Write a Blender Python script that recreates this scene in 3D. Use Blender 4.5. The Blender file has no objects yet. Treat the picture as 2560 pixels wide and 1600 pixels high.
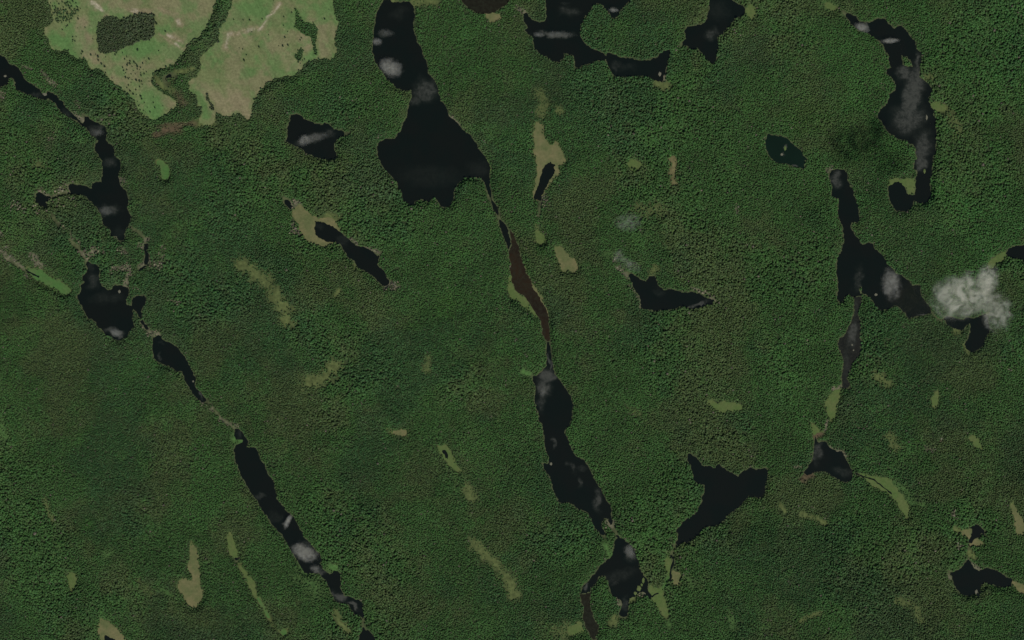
import bpy, math, random
import numpy as np
from mathutils import Vector
from mathutils.geometry import tessellate_polygon

R = math.radians
scene = bpy.context.scene
col = scene.collection

# ------------------------------------------------------------------ camera, sky, sun, exposure
M = 2.0                                   # metres per photograph pixel
CAM_H = 20000.0
cam_d = bpy.data.cameras.new('survey_camera')
cam_d.sensor_width = 36.0
cam_d.lens = 36.0 * CAM_H / (2560 * M)
cam_d.clip_start = 10.0
cam_d.clip_end = 60000.0
cam = bpy.data.objects.new('survey_camera', cam_d)
cam.location = (0, 0, CAM_H)
col.objects.link(cam)
scene.camera = cam

SUN_EL, SUN_AZ = 52.0, 151.5              # clockwise from north (+Y): the sun stands to the south-south-east
world = bpy.data.worlds.new("World")
scene.world = world
world.use_nodes = True
wn = world.node_tree
bg = wn.nodes['Background']
sky = wn.nodes.new('ShaderNodeTexSky')
sky.sky_type = 'NISHITA'
sky.sun_disc = False
sky.sun_elevation = R(SUN_EL)
sky.sun_rotation = R(SUN_AZ)
wn.links.new(sky.outputs[0], bg.inputs[0])
bg.inputs[1].default_value = 0.07
sd = bpy.data.lights.new('sun', 'SUN')
sd.energy = 3.2
sd.angle = R(0.5)
sd.color = (1.0, 0.95, 0.87)
sun = bpy.data.objects.new('sun', sd)
sdir = Vector((math.cos(R(SUN_EL)) * math.sin(R(SUN_AZ)), math.cos(R(SUN_EL)) * math.cos(R(SUN_AZ)), math.sin(R(SUN_EL))))
sun.rotation_euler = sdir.to_track_quat('Z', 'Y').to_euler()
sun.location = (0, 0, 3000)
col.objects.link(sun)
scene.view_settings.view_transform = 'Standard'
scene.view_settings.look = 'None'
scene.view_settings.gamma = 1.0
scene.view_settings.exposure = 0.05
scene.cycles.max_bounces = 5
scene.cycles.volume_bounces = 3

# ------------------------------------------------------------------ helpers
rng = np.random.default_rng(7)
random.seed(7)

def pts(s):
    """'cr x,y x,y ... cr x,y': positions read in the survey sheet cr (column, row), turned into photograph pixels."""
    out = []; c = r = 0
    for t in s.split():
        if ',' in t:
            x, y = t.split(',')
            out.append((c * 640 + float(x) / 3.78, r * 400 + float(y) / 3.78))
        else:
            c, r = int(t[0]), int(t[1])
    return out

def rough(p, seed, amp=0.13, minlen=2.2):
    """closed outline with natural small-scale wiggle"""
    rd = random.Random(seed)
    q = list(p)
    for _ in range(6):
        n = []; done = True
        for i in range(len(q)):
            a, b = q[i], q[(i + 1) % len(q)]
            n.append(a)
            L = math.hypot(b[0] - a[0], b[1] - a[1])
            if L > minlen:
                d = rd.gauss(0, amp) * min(L, 9)
                d = max(-L * .3, min(L * .3, d))
                n.append(((a[0] + b[0]) / 2 - (b[1] - a[1]) / L * d, (a[1] + b[1]) / 2 + (b[0] - a[0]) / L * d))
                done = False
        q = n
        if done: break
    return q

def ribbon(p, w, seed):
    """outline of a stream along p, w pixels wide"""
    rd = random.Random(seed)
    d = []
    for i in range(len(p) - 1):
        a, b = p[i], p[i + 1]
        n = max(1, int(math.hypot(b[0] - a[0], b[1] - a[1]) / 5))
        for k in range(n):
            t = k / n
            d.append((a[0] + (b[0] - a[0]) * t + rd.gauss(0, .6), a[1] + (b[1] - a[1]) * t + rd.gauss(0, .6)))
    d.append(p[-1])
    Lf, Rt = [], []
    for i, q in enumerate(d):
        a, b = d[max(0, i - 1)], d[min(len(d) - 1, i + 1)]
        L = math.hypot(b[0] - a[0], b[1] - a[1]) or 1
        h = w / 2 * (0.55 + 0.8 * rd.random())
        nx, ny = -(b[1] - a[1]) / L * h, (b[0] - a[0]) / L * h
        Lf.append((q[0] + nx, q[1] + ny)); Rt.append((q[0] - nx, q[1] - ny))
    return Lf + Rt[::-1]

MG = 220                                   # margin of the surveyed raster, pixels
GW, GH = 2560 + 2 * MG, 1600 + 2 * MG

def fill(mask, poly, val=True):
    p = np.array(poly) + MG
    x0, y0 = np.maximum(np.floor(p.min(0)).astype(int), 0)
    x1, y1 = np.minimum(np.ceil(p.max(0)).astype(int) + 1, (GW, GH))
    if x1 <= x0 or y1 <= y0: return
    X = np.arange(x0, x1) + .5
    for y in range(y0, y1):
        yy = y + .5
        a = p; b = np.roll(p, -1, 0)
        s = (a[:, 1] > yy) != (b[:, 1] > yy)
        if not s.any(): continue
        a = a[s]; b = b[s]
        xs = np.sort(a[:, 0] + (yy - a[:, 1]) / (b[:, 1] - a[:, 1]) * (b[:, 0] - a[:, 0]))
        ins = (np.searchsorted(xs, X) % 2) == 1
        mask[y, x0:x1][ins] = val

def blur(a, r):
    a = a.astype(np.float32)
    for ax in (0, 1):
        for _ in range(2):
            pad = [(0, 0), (0, 0)]; pad[ax] = (r + 1, r)
            c = np.cumsum(np.pad(a, pad, mode='edge'), axis=ax, dtype=np.float64)
            n = a.shape[ax]; k = 2 * r + 1
            a = ((np.take(c, range(k, k + n), ax) - np.take(c, range(0, n), ax)) / k).astype(np.float32)
    return a

class VNoise:
    def __init__(s, seed): s.g = np.random.default_rng(seed).random((256, 256)).astype(np.float32)
    def at(s, x, y):
        xi = np.floor(x).astype(int); yi = np.floor(y).astype(int)
        fx = x - xi; fy = y - yi
        fx = fx * fx * (3 - 2 * fx); fy = fy * fy * (3 - 2 * fy)
        g = s.g; a = g[yi % 256, xi % 256]; b = g[yi % 256, (xi + 1) % 256]
        c = g[(yi + 1) % 256, xi % 256]; d = g[(yi + 1) % 256, (xi + 1) % 256]
        return (a * (1 - fx) + b * fx) * (1 - fy) + (c * (1 - fx) + d * fx) * fy
def fbm(seed, x, y, wl, oct=4, gain=.55):
    x = np.asarray(x, float) + 9000; y = np.asarray(y, float) + 9000
    v = 0; a = 1; t = 0
    for o in range(oct):
        ang = .5 + o * .9
        xr = (x * math.cos(ang) - y * math.sin(ang)) / wl; yr = (x * math.sin(ang) + y * math.cos(ang)) / wl
        v = v + a * VNoise(seed * 31 + o).at(xr, yr); t += a; a *= gain; wl /= 2.1
    return v / t                            # 0..1, mean .5
def sstep(a, b, x):
    t = np.clip((x - a) / (b - a), 0, 1); return t * t * (3 - 2 * t)

def w(p, z=0.0): return ((p[0] - 1280) * M, (800 - p[1]) * M, z)

# ------------------------------------------------------------------ survey data: lakes, ponds, streams
LAKES = [
 ('chain', 'dark', '00 -100,480 0,520 45,540 95,610 160,630 200,680 225,740 275,785 330,810 380,850 400,890 440,880 450,860 500,880 545,920 600,985 640,1030 700,1090 785,1165 800,1130 775,1070 810,1090 850,1130 930,1160 985,1190 1005,1240 1000,1310 1020,1355 1060,1370 1080,1400 1075,1450 1120,1500 01 1135,0 1140,60 1120,130 1130,210 1160,260 1190,290 1210,390 1200,440 1220,500 1245,540 1220,590 1195,640 1170,700 1170,775 1120,765 1100,720 1030,715 1050,680 1020,635 985,620 960,570 950,500 910,440 860,390 800,340 690,320 650,270 640,230 690,225 780,240 865,275 870,220 960,210 965,130 970,60 960,0 00 950,1500 920,1450 895,1400 900,1360 930,1330 900,1300 850,1270 820,1215 790,1190 700,1140 620,1090 560,1030 520,970 460,930 400,940 380,930 260,895 200,865 155,850 150,780 120,740 90,730 70,800 0,820 -100,850'),
 ('roundpond', 'dark', '01 335,310 380,300 420,330 455,335 460,370 430,400 455,430 445,470 420,440 375,430 340,400 330,360'),
 ('slipond', 'dark', '01 660,735 700,775 750,815 770,850 765,870 720,845 690,800'),
 ('westlake', 'dark', '01 835,955 870,980 910,985 940,1030 930,1090 945,1160 975,1200 1020,1230 1050,1225 1085,1180 1140,1185 1190,1200 1220,1215 1215,1270 1190,1320 1200,1370 1245,1380 1255,1310 1290,1285 1360,1275 1385,1300 1370,1360 1345,1400 1335,1490 1322,1490 1300,1450 1260,1410 1245,1500 02 1255,10 1270,60 1215,120 1180,160 1130,190 1080,180 1050,150 990,140 970,100 920,60 880,0 01 840,1500 800,1430 770,1370 730,1310 735,1270 765,1240 765,1180 800,1155 775,1130 780,1100 820,1060 830,1020 810,990'),
 ('spindle', 'dark', '02 1440,160 1480,150 1510,135 1545,190 1640,235 1690,270 1740,340 1780,420 1830,500 1850,560 1850,640 1900,680 1950,750 2000,800 1960,795 1900,770 1850,730 1810,670 1770,610 1740,540 1725,490 1650,475 1590,430 1510,405 1455,360 1440,280'),
 ('longlake', 'dark', '02 2220,1020 2260,1030 2300,1080 2330,1120 2340,1170 2330,1200 2380,1205 2419,1205 12 60,1340 100,1420 150,1510 13 170,0 185,90 190,160 230,220 270,280 330,330 390,410 430,480 460,550 520,600 560,660 610,710 620,750 600,790 640,850 690,890 740,850 790,870 800,930 795,1020 840,1100 920,1115 970,1130 1010,1180 1015,1260 1030,1300 1020,1360 1030,1410 1080,1440 1130,1500 1140,1600 960,1600 975,1500 980,1460 1005,1390 1005,1300 940,1265 900,1230 870,1175 790,1160 740,1130 710,1070 690,1010 650,940 600,885 540,880 480,890 440,850 400,780 370,730 330,660 300,610 230,500 170,440 110,360 60,290 10,190 03 2370,120 2310,0 02 2290,1500 2250,1400 2220,1310 2210,1240 2230,1180 2280,1160 2290,1130 2230,1130 2210,1090 2215,1040'),
 ('selkirk', 'dark', '10 1200,5 1240,-5 1280,15 1450,15 1490,60 1505,140 1490,200 1495,320 1520,380 1570,470 1600,560 1620,620 1630,700 1690,770 1720,840 1740,950 1800,1010 1820,1090 1890,1150 1960,1230 2030,1280 2080,1350 2110,1410 2170,1490 11 2185,0 2215,70 2205,150 2210,280 2240,380 2290,440 2310,520 2300,560 2340,590 2375,640 2390,710 2412,795 2385,845 2350,740 2300,600 2280,540 2240,470 2210,350 2170,240 2130,170 2050,165 1960,180 1900,240 1870,320 1840,440 1760,450 1720,390 1690,350 1640,390 1560,370 1500,390 1480,425 1390,385 1380,310 1340,220 1280,150 1210,80 1170,0 10 1155,1500 1145,1400 1165,1340 1220,1310 1300,1310 1370,1240 1400,1150 1430,1090 1445,990 1475,900 1470,850 1410,860 1320,820 1230,750 1180,660 1120,570 1100,480 1105,400 1120,250 1135,150 1170,60'),
 ('bogriver', 'brown', '11 2390,860 2416,802 21 -18,700 -30,630 0,680 40,780 90,920 130,1030 170,1120 220,1240 290,1350 330,1440 345,1510 22 350,60 355,140 362,200 335,200 300,150 280,60 270,0 21 250,1480 190,1390 130,1300 40,1240 0,1160 11 2408,1080 2400,940'),
 ('pearlake', 'dark', '22 336,205 363,205 370,260 375,360 390,450 410,520 460,580 510,650 560,730 580,800 570,900 550,990 500,1040 515,1100 550,1190 610,1290 680,1320 720,1380 750,1450 780,1510 23 800,30 850,110 890,190 930,250 940,340 960,420 990,490 1008,535 993,545 960,470 920,370 870,360 850,400 865,470 900,560 880,575 830,510 780,450 750,370 720,310 630,280 570,230 510,210 470,220 410,140 380,60 370,0 22 360,1480 310,1420 275,1355 350,1350 340,1280 310,1180 300,1080 290,1010 245,930 250,870 220,790 215,710 225,660 215,600 170,520 230,530 290,480 330,430 330,330 330,250'),
 ('forkedlake', 'dark', '23 1010,540 1060,560 1110,610 1160,670 1180,740 1200,830 1240,900 1280,950 1285,1040 1320,1100 1310,1120 1260,1070 1210,1060 1160,1110 1110,1120 1100,1200 1090,1300 1020,1300 1010,1260 1040,1190 1020,1130 970,1100 930,1060 910,980 890,920 820,910 790,980 740,1020 737,1060 641,1075 680,990 760,900 860,790 940,720 970,620 994,552'),
 ('weedarm', 'weedy', '23 642,1082 737,1068 735,1130 745,1230 780,1320 825,1385 800,1460 790,1540 770,1560 760,1500 700,1400 665,1310 680,1220 655,1130'),
 ('kitelake', 'dark', '10 335,1085 390,1080 440,1100 500,1140 570,1170 630,1180 640,1160 690,1175 720,1200 735,1225 810,1230 840,1255 900,1250 860,1280 800,1290 760,1320 740,1380 770,1490 730,1505 660,1500 580,1490 500,1460 420,1400 340,1365 275,1335 300,1280 310,1180'),
 ('toppond', 'weedy', '10 1900,-120 1960,30 2010,80 2080,120 2150,130 2250,120 2310,80 2390,10 2440,-120'),
 ('bay', 'dark', '20 320,-120 320,60 330,150 310,200 270,210 200,190 160,160 130,115 105,130 110,180 150,260 120,285 170,330 205,370 210,470 260,510 330,530 370,570 440,590 480,560 490,500 570,520 590,560 590,640 610,660 680,610 760,590 820,570 890,560 905,610 940,680 980,720 1080,725 1180,710 1290,725 1360,760 1420,780 1430,720 1455,640 1470,580 1490,500 1490,475 1440,480 1390,510 1360,550 1290,570 1220,570 1130,550 1030,545 960,515 910,500 895,530 830,490 740,450 680,400 645,340 650,260 690,160 760,50 800,30 860,50 910,110 940,170 970,175 1010,130 1060,60 1120,10 1150,-120'),
 ('anvil', 'dark', '20 1890,-120 1870,80 1830,200 1790,235 1660,250 1630,290 1645,360 1590,435 1650,430 1700,470 1750,450 1800,500 1830,560 1900,600 1925,570 1930,500 1950,440 1940,350 2000,300 2080,210 2140,160 2190,140 2205,90 2170,50 2080,0 2030,-120'),
 ('serpent', 'dark', '30 670,90 720,110 820,150 870,210 960,215 1040,175 1120,190 1150,230 1180,265 1260,245 1300,280 1340,340 1385,380 1400,460 1450,500 1455,560 1430,620 1445,740 1520,790 1545,850 1515,920 1540,1020 1580,1060 1560,1080 1590,1220 1590,1350 1560,1510 31 1555,0 1550,100 1530,200 1540,330 1510,390 1440,405 1380,385 1370,420 1330,470 1260,490 1200,470 1160,400 1140,320 1140,250 1200,205 1260,215 1300,270 1320,320 1390,330 1390,230 1410,150 1410,100 1380,80 1385,10 30 1410,1500 1400,1420 1360,1360 1290,1320 1200,1300 1130,1240 1080,1160 1035,1090 1080,1020 1130,980 1150,890 1200,860 1210,800 1170,740 1110,700 1120,660 1165,640 1140,570 1130,500 1100,450 1060,390 960,320 860,290 800,240 750,170'),
 ('tealpond', 'teal', '30 0,1265 90,1285 170,1300 250,1380 310,1420 330,1470 370,1510 31 345,0 340,85 220,50 130,30 50,0 30 20,1480 0,1440 20 2400,1400 2390,1330 2410,1280'),
 ('bootlake', 'dark', '31 600,95 660,85 710,90 750,130 755,200 790,260 830,370 850,460 865,550 840,595 790,590 790,660 840,730 890,800 920,795 950,780 990,790 1020,850 1080,900 1130,990 1200,1060 1300,1120 1370,1190 1440,1185 1440,1250 1480,1330 1540,1400 1540,1450 1440,1470 1330,1500 1290,1440 1240,1390 1190,1370 1140,1410 1070,1420 1010,1370 970,1300 930,1270 890,1260 890,1200 870,1180 860,1230 884,1290 803,1290 770,1265 730,1290 705,1360 665,1360 660,1250 665,1150 650,1030 650,930 700,860 720,780 710,640 670,550 665,450 670,360 605,345 610,260 575,180 580,130'),
 ('greypond', 'grey', '31 804,1297 884,1297 870,1380 850,1440 860,1500 32 870,0 870,120 880,230 860,320 830,370 790,410 770,480 745,560 780,610 775,650 695,640 700,500 715,400 700,330 665,260 670,190 720,150 760,60 790,0 31 800,1480 815,1400'),
 ('cloudpond', 'dark', '31 1650,1495 1700,1475 1760,1490 1830,1505 1900,1490 1960,1490 2100,1440 2080,1480 32 2080,30 2095,120 2050,180 2035,240 1990,280 1930,300 1880,280 1855,235 1890,180 1910,100 1915,20 1870,60 1830,100 1750,75 1690,40'),
 ('edgepond', 'dark', '31 2245,880 2290,830 2340,810 2440,800 2500,870 2480,940 2400,940 2330,935 2270,915'),
 ('heron', 'dark', '32 450,1100 480,1160 500,1150 560,1160 590,1210 650,1245 700,1240 730,1290 770,1370 795,1440 790,1500 33 760,15 700,10 32 640,1490 580,1450 530,1430 440,1435 370,1470 330,1440 380,1390 420,1330 430,1240 440,1150'),
 ('hammer', 'dark', '22 1660,1260 1700,1270 1750,1310 1790,1370 1850,1380 1920,1400 1940,1365 1990,1395 2060,1440 2140,1480 2180,1430 2250,1395 2320,1410 2380,1400 2419,1400 23 2400,30 2390,100 2370,160 2320,170 2240,150 2180,210 2080,300 2010,370 1930,430 1830,440 1770,510 1680,580 1600,590 1560,630 1530,670 1530,640 1565,570 1570,510 1550,470 1620,390 1740,310 1800,200 1820,110 1820,50 1740,20 22 1710,1500 1690,1400 1660,1310'),
 ('whale', 'dark', '33 1900,740 1920,790 1960,840 2000,860 2060,830 2120,840 2180,870 2250,920 2310,940 2300,1000 2240,1010 2150,1000 2090,980 2050,960 2010,1000 2000,1050 1960,1070 1900,1095 1840,1085 1790,1040 1750,980 1740,910 1710,890 1685,840 1720,860 1750,870 1830,830 1880,760'),
 ('hookpond', 'dark', '33 1900,450 1960,415 2010,440 2060,480 2050,540 2020,500 2000,540 1950,560 1920,600 1895,600 1900,560 1930,500 1925,460'),
 ('footpond', 'dark', '11 255,355 300,360 330,400 340,480 300,440 260,410'),
 ('marshlake', 'dark', '11 555,580 620,590 690,610 760,650 820,700 880,750 940,810 970,815 1020,820 1090,860 1150,910 1190,860 1160,930 1145,990 1200,1040 1230,1100 1280,1160 1225,1200 1160,1150 1100,1090 1020,1040 950,1000 930,950 870,920 830,850 810,810 750,770 680,780 610,740 560,690 550,640'),
 ('fenpond', 'dark', '21 370,15 410,50 400,130 350,200 300,310 280,390 205,375 215,320 250,240 280,130 310,50'),
 ('boomerang', 'dark', '21 1045,1015 1090,1060 1150,1085 1210,1130 1265,1150 1290,1100 1350,1095 1365,1140 1385,1190 1430,1230 1520,1225 1620,1255 1730,1250 1780,1270 1840,1300 1900,1330 1905,1355 1830,1365 1760,1400 1690,1410 1630,1380 1560,1400 1430,1420 1330,1420 1250,1410 1215,1380 1205,1280 1170,1240 1140,1180 1100,1100'),
 ('islet', 'dark', '12 1765,1230 1795,1235 1815,1280 1810,1315 1790,1305 1760,1250'),
 ('southpond', 'dark', '03 990,1465 1030,1480 1090,1512 1110,1570 1000,1570 985,1490'),
 ('dotpond', 'dark', '03 2215,740 2260,735 2250,775 2220,770'),
]
LAKE_LABEL = {
 'chain': 'dark winding chain lake running down the far west side', 'roundpond': 'tiny round black pond west of the winding chain lake',
 'slipond': 'black sliver of water on the narrow creek south of the round pond', 'westlake': 'broad black lake with a narrow north arm and a knob on its east side',
 'spindle': 'black spindle shaped lake with a long thin south-east tail', 'longlake': 'long narrow lake slanting down to the bottom edge with pale streaks',
 'selkirk': 'large black lake, long north arm and a wide triangular basin', 'bogriver': 'brown weedy reach of slow river between pale sedge banks',
 'pearlake': 'long dark lake with a grey head fed by the brown river', 'forkedlake': 'black forked lake with three arms near the bottom edge',
 'weedarm': 'brown weed-choked arm below the forked lake', 'kitelake': 'black kite shaped lake with a grey streak across it',
 'toppond': 'brownish pond cut by the top edge', 'bay': 'large black many-armed lake at the top edge', 'anvil': 'black anvil shaped lake beside a small olive meadow',
 'serpent': 'long serpentine lake with a wide grey wind-ruffled middle', 'tealpond': 'small dark teal pond alone in the forest',
 'bootlake': 'large dark lake with a thin north neck and a south-east lobe', 'greypond': 'narrow grey pond strung below the south end of the large dark lake',
 'cloudpond': 'black hooked pond half under the white cloud', 'edgepond': 'black pond cut by the right edge',
 'heron': 'triangular black lake with a brown western shore', 'hammer': 'black hammer shaped lake with a pointed south-west tail',
 'whale': 'black whale shaped lake with a fin to the north', 'hookpond': 'small black pond ringed by sedge north of the whale shaped lake',
 'footpond': 'little dark pool at the north tip of the tan marsh', 'marshlake': 'long black lake reaching out of the tan marsh',
 'fenpond': 'narrow black pond inside the pale olive fen', 'boomerang': 'black boomerang shaped lake with grey rims', 'islet': 'tiny dark pool in a slender olive glade',
 'southpond': 'little black pool in the meadow cut by the bottom edge', 'dotpond': 'tiny dark pool between two olive glades',
}
ISLAND = '30 1258,520 1310,530 1350,580 1370,630 1320,635 1290,620'
STREAMS = [
 ('11 2185,190 2215,350 2270,480 2300,560 2340,680 2390,810', 6.5, 'dark outlet channel of the large black lake'),
 ('23 915,370 955,440 1012,560', 4.0, 'narrow creek joining the long dark lake to the forked lake'),
 ('01 452,357 540,335 600,315 655,312', 3.4, 'thin dark creek leaving the tiny round pond eastwards'),
 ('01 480,505 520,560 575,640', 3.6, 'short dark creek south-east of the round pond'),
 ('01 765,872 790,900 830,955', 4, 'creek running into the north tip of the broad black lake'),
 ('01 1225,630 1290,670 1370,740 1400,745', 3.4, 'dark creek leaving the chain lake south-eastwards'),
 ('01 1382,790 1375,850 1390,900 1380,990', 6.5, 'short wide dark creek running straight south'),
 ('01 1380,1003 1310,1040', 4.0, 'dark creek bend among pale rocks'),
 ('01 60,930 200,1020 260,1050 370,1105', 3.0, 'dark creek along the bright green meadow'),
 ('02 1335,5 1400,95 1430,130', 5, 'creek joining the broad black lake to the spindle shaped lake'),
 ('02 2010,820 2090,930 2160,975 2215,1020', 2.2, 'thin creek from the spindle shaped lake to the long narrow lake'),
 ('21 266,392 262,450 258,540', 2.2, 'thread of water below the narrow fen pond'),
 ('21 215,790 228,765', 3.0, 'black nick of water beside the small glade'),
 ('32 828,1445 900,1480 1000,1505 33 1040,30 1110,85 1170,135', 2.4, 'thin dark creek through the long olive meadow'),
 ('23 1525,675 1500,700 1530,750 1500,860 1500,920 1490,950', 4.0, 'brown creek between the two small meadows under the hammer shaped lake'),
 ('33 1897,605 1900,650 1905,735', 2.4, 'narrow brown creek joining the ringed pond and the whale shaped lake'),
 ('31 1545,1440 1590,1500 1650,1520', 2.0, 'thin creek toward the pond under the cloud'),
 ('23 1325,1105 1345,1085 1385,1070', 3.0, 'small forked creek mouth east of the forked lake'),
 ('00 1560,770 1560,730 1640,700 1670,730', 6.5, 'dark oxbow of the creek inside the felled land'),
 ('00 1560,770 1580,820', 6.5, 'dark end of the oxbow inside the felled land'),
]
# meadows and marshes: (outline, colour kind, label)
MEADOWS = [
 ('11 345,470 400,420 450,450 530,520 600,550 690,540 750,570 785,640 815,700 760,780 710,790 650,830 560,790 480,760 430,680 380,590 350,540', 'tan', 'tan sedge marsh around the head of the long black lake'),
 ('20 230,1150 290,1180 310,1300 370,1370 420,1300 460,1400 520,1512 21 500,30 440,60 460,120 380,200 300,330 250,390 205,375 205,270 240,120 225,0 20 210,1400 200,1250', 'tan', 'pale olive fen around the narrow black pond'),
 ('21 235,580 240,640 290,700 320,760 320,800 260,800 215,760 215,680', 'olive', 'small olive glade on the creek below the fen'),
 ('21 400,820 470,820 540,900 610,960 630,1030 600,1070 540,1045 490,1070 450,1000 420,920', 'tan', 'pale heart shaped glade east of the brown river'),
 ('11 2405,1040 2415,1160 21 0,1165 35,1240 130,1310 215,1440 270,1512 230,1490 140,1400 60,1330 -20,1290 -40,1180', 'olive', 'olive sedge bank on the west side of the brown river'),
 ('21 110,1000 150,1040 190,1160 270,1270 330,1400 345,1512 300,1420 220,1280 170,1150', 'tan', 'thin pale bank on the east side of the brown river'),
 ('20 2200,110 2230,50 2270,40 2320,120 2300,180 2240,180', 'olive', 'olive meadow at the east tip of the anvil shaped lake'),
 ('30 520,30 600,30 670,80 650,110 590,100 540,60', 'olive', 'yellowish meadow at the north-west tip of the serpentine lake'),
 ('30 1530,980 1620,960 1700,1010 1710,1040 1620,1050 1560,1040', 'olive', 'small meadow on the east shore of the serpentine lake'),
 ('31 2090,960 2180,900 2250,870 2265,930 2180,980 2110,1040 2070,1050', 'olive', 'curved olive meadow leading to the pond at the right edge'),
 ('31 1150,190 1200,160 1240,190 1310,170 1390,190 1395,320 1320,320 1300,250 1230,200 1145,250', 'olive', 'olive meadow inside the hook of the serpentine lake'),
 ('01 240,1015 400,1030 450,1090 560,1130 630,1180 680,1240 640,1280 580,1270 540,1220 420,1170 320,1120', 'green', 'bright green meadow running to the broad black lake'),
 ('00 1440,1480 01 1540,10 1590,60 1610,120 1590,190 1550,215 1520,160 1510,80 1470,20', 'green', 'curved bright green glade alone east of the chain lake'),
 ('03 1815,560 1835,630 1865,650 1875,780 1885,900 1890,1000 1925,1060 1905,1140 1850,1220 1790,1180 1700,1060 1680,990 1720,930 1820,950 1820,900 1770,840 1795,740 1795,640', 'tan', 'tan arrow shaped bog with a thin north stem'),
 ('03 2160,490 2200,510 2230,600 2260,700 2240,750 2190,720 2150,660 2150,580', 'olive', 'short olive glade at the head of the slanting glades'),
 ('03 2240,770 2290,780 2320,860 2380,930 2419,990 13 12,1060 0,1120 03 2380,1090 2340,980 2290,880 2240,800', 'olive', 'slanting olive glade between the tiny pool and the green strip'),
 ('13 0,1120 30,1100 60,1150 100,1220 150,1300 170,1370 200,1420 310,1390 310,1470 240,1475 170,1410 110,1320 60,1220', 'green', 'narrow green strip slanting down to a square end'),
 ('03 640,870 690,860 730,940 710,1010 690,1060 660,1060 635,920', 'olive', 'small upright olive glade in the south-west'),
 ('03 950,1310 1010,1320 1080,1380 1150,1440 1190,1520 1180,1640 930,1640 940,1500 920,1380', 'tan', 'tan meadow around a pool at the bottom edge'),
 ('12 1740,1190 1810,1180 1830,1230 1870,1300 1890,1360 1950,1420 1910,1450 1830,1380 1740,1260 1700,1190', 'olive', 'slender olive glade around a tiny pool'),
 ('12 1230,1020 1290,1040 1400,1040 1440,1030 1430,1110 1380,1100 1270,1070', 'tan', 'small tan bow-tie glade in mid forest'),
 ('22 1840,740 1890,740 1940,790 2000,760 2100,780 2180,800 2150,860 2050,860 1960,870 1890,830 1850,790', 'olive', 'wide yellow-green glade in the eastern forest'),
 ('23 1450,720 1500,730 1510,800 1500,900 1460,890 1440,800', 'olive', 'meadow on the west bank of the brown creek'),
 ('23 1520,850 1580,870 1600,900 1580,950 1600,1000 1540,1000 1505,960 1510,890', 'tan', 'round meadow on the east bank of the brown creek'),
 ('23 1290,980 1340,1010 1430,1040 1450,1120 1480,1230 1480,1330 1440,1300 1380,1200 1330,1140 1290,1080', 'olive', 'long olive meadow east of the forked lake'),
 ('23 520,1390 600,1370 650,1330 665,1400 690,1430 620,1460 530,1470', 'olive', 'yellowish meadow west of the weed-choked arm'),
 ('32 850,1440 980,1470 1120,1490 1170,1512 33 1180,50 1230,100 1280,150 1330,220 1340,300 1345,390 1310,380 1260,290 1200,190 1150,140 1050,90 960,40 32 900,1500', 'olive', 'long olive meadow with a creek east of the triangular lake'),
 ('33 480,370 530,370 580,410 530,440 500,410', 'olive', 'tiny pale glade in the south-east forest'),
 ('33 2310,160 2330,240 2370,300 2419,400 2440,480 2360,540 2340,480 2330,380 2290,250', 'tan', 'pointed tan meadow at the right edge'),
 ('33 1770,460 1830,470 1900,460 1925,470 1900,570 1860,520 1810,500', 'tan', 'little meadow on the west side of the ringed pond'),
 ('33 2310,950 2370,970 2440,1000 2460,1090 2380,1060 2310,1000', 'tan', 'tan meadow at the tail of the whale shaped lake'),
 ('32 690,640 690,700 660,780 650,850 620,960 580,960 560,860 535,790 570,730 620,670', 'olive', 'upright olive meadow under the narrow grey pond'),
 ('32 400,940 440,980 490,1030 530,1060 460,1070 440,1090 410,1010', 'olive', 'pointed olive meadow north of the triangular lake'),
 ('32 1610,640 1620,720 1590,830 1570,860 1550,820 1540,740', 'olive', 'slim olive glade in the eastern forest'),
 ('32 1890,1110 1960,1090 2000,1130 2010,1180 2050,1220 1970,1220 1930,1170', 'olive', 'square-ended olive glade near the right edge'),
 ('10 2150,125 2300,125 2320,170 2260,210 2200,200', 'tan', 'tan meadow under the brownish top pond'),
 ('33 1900,580 1950,560 2010,560 2050,620 1990,620 1940,610 1910,640', 'tan', 'pale sedge mat south of the ringed pond'),
 ('21 1080,50 1120,0 1180,10 1250,30 1210,80 1140,100', 'olive', 'rounded olive glade east of the fen'),
 ('10 2180,1490 11 2184,0 2218,60 2214,150 10 2170,1512', 'olive', 'thin grassy bank at the outlet of the large black lake'),
]
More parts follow.
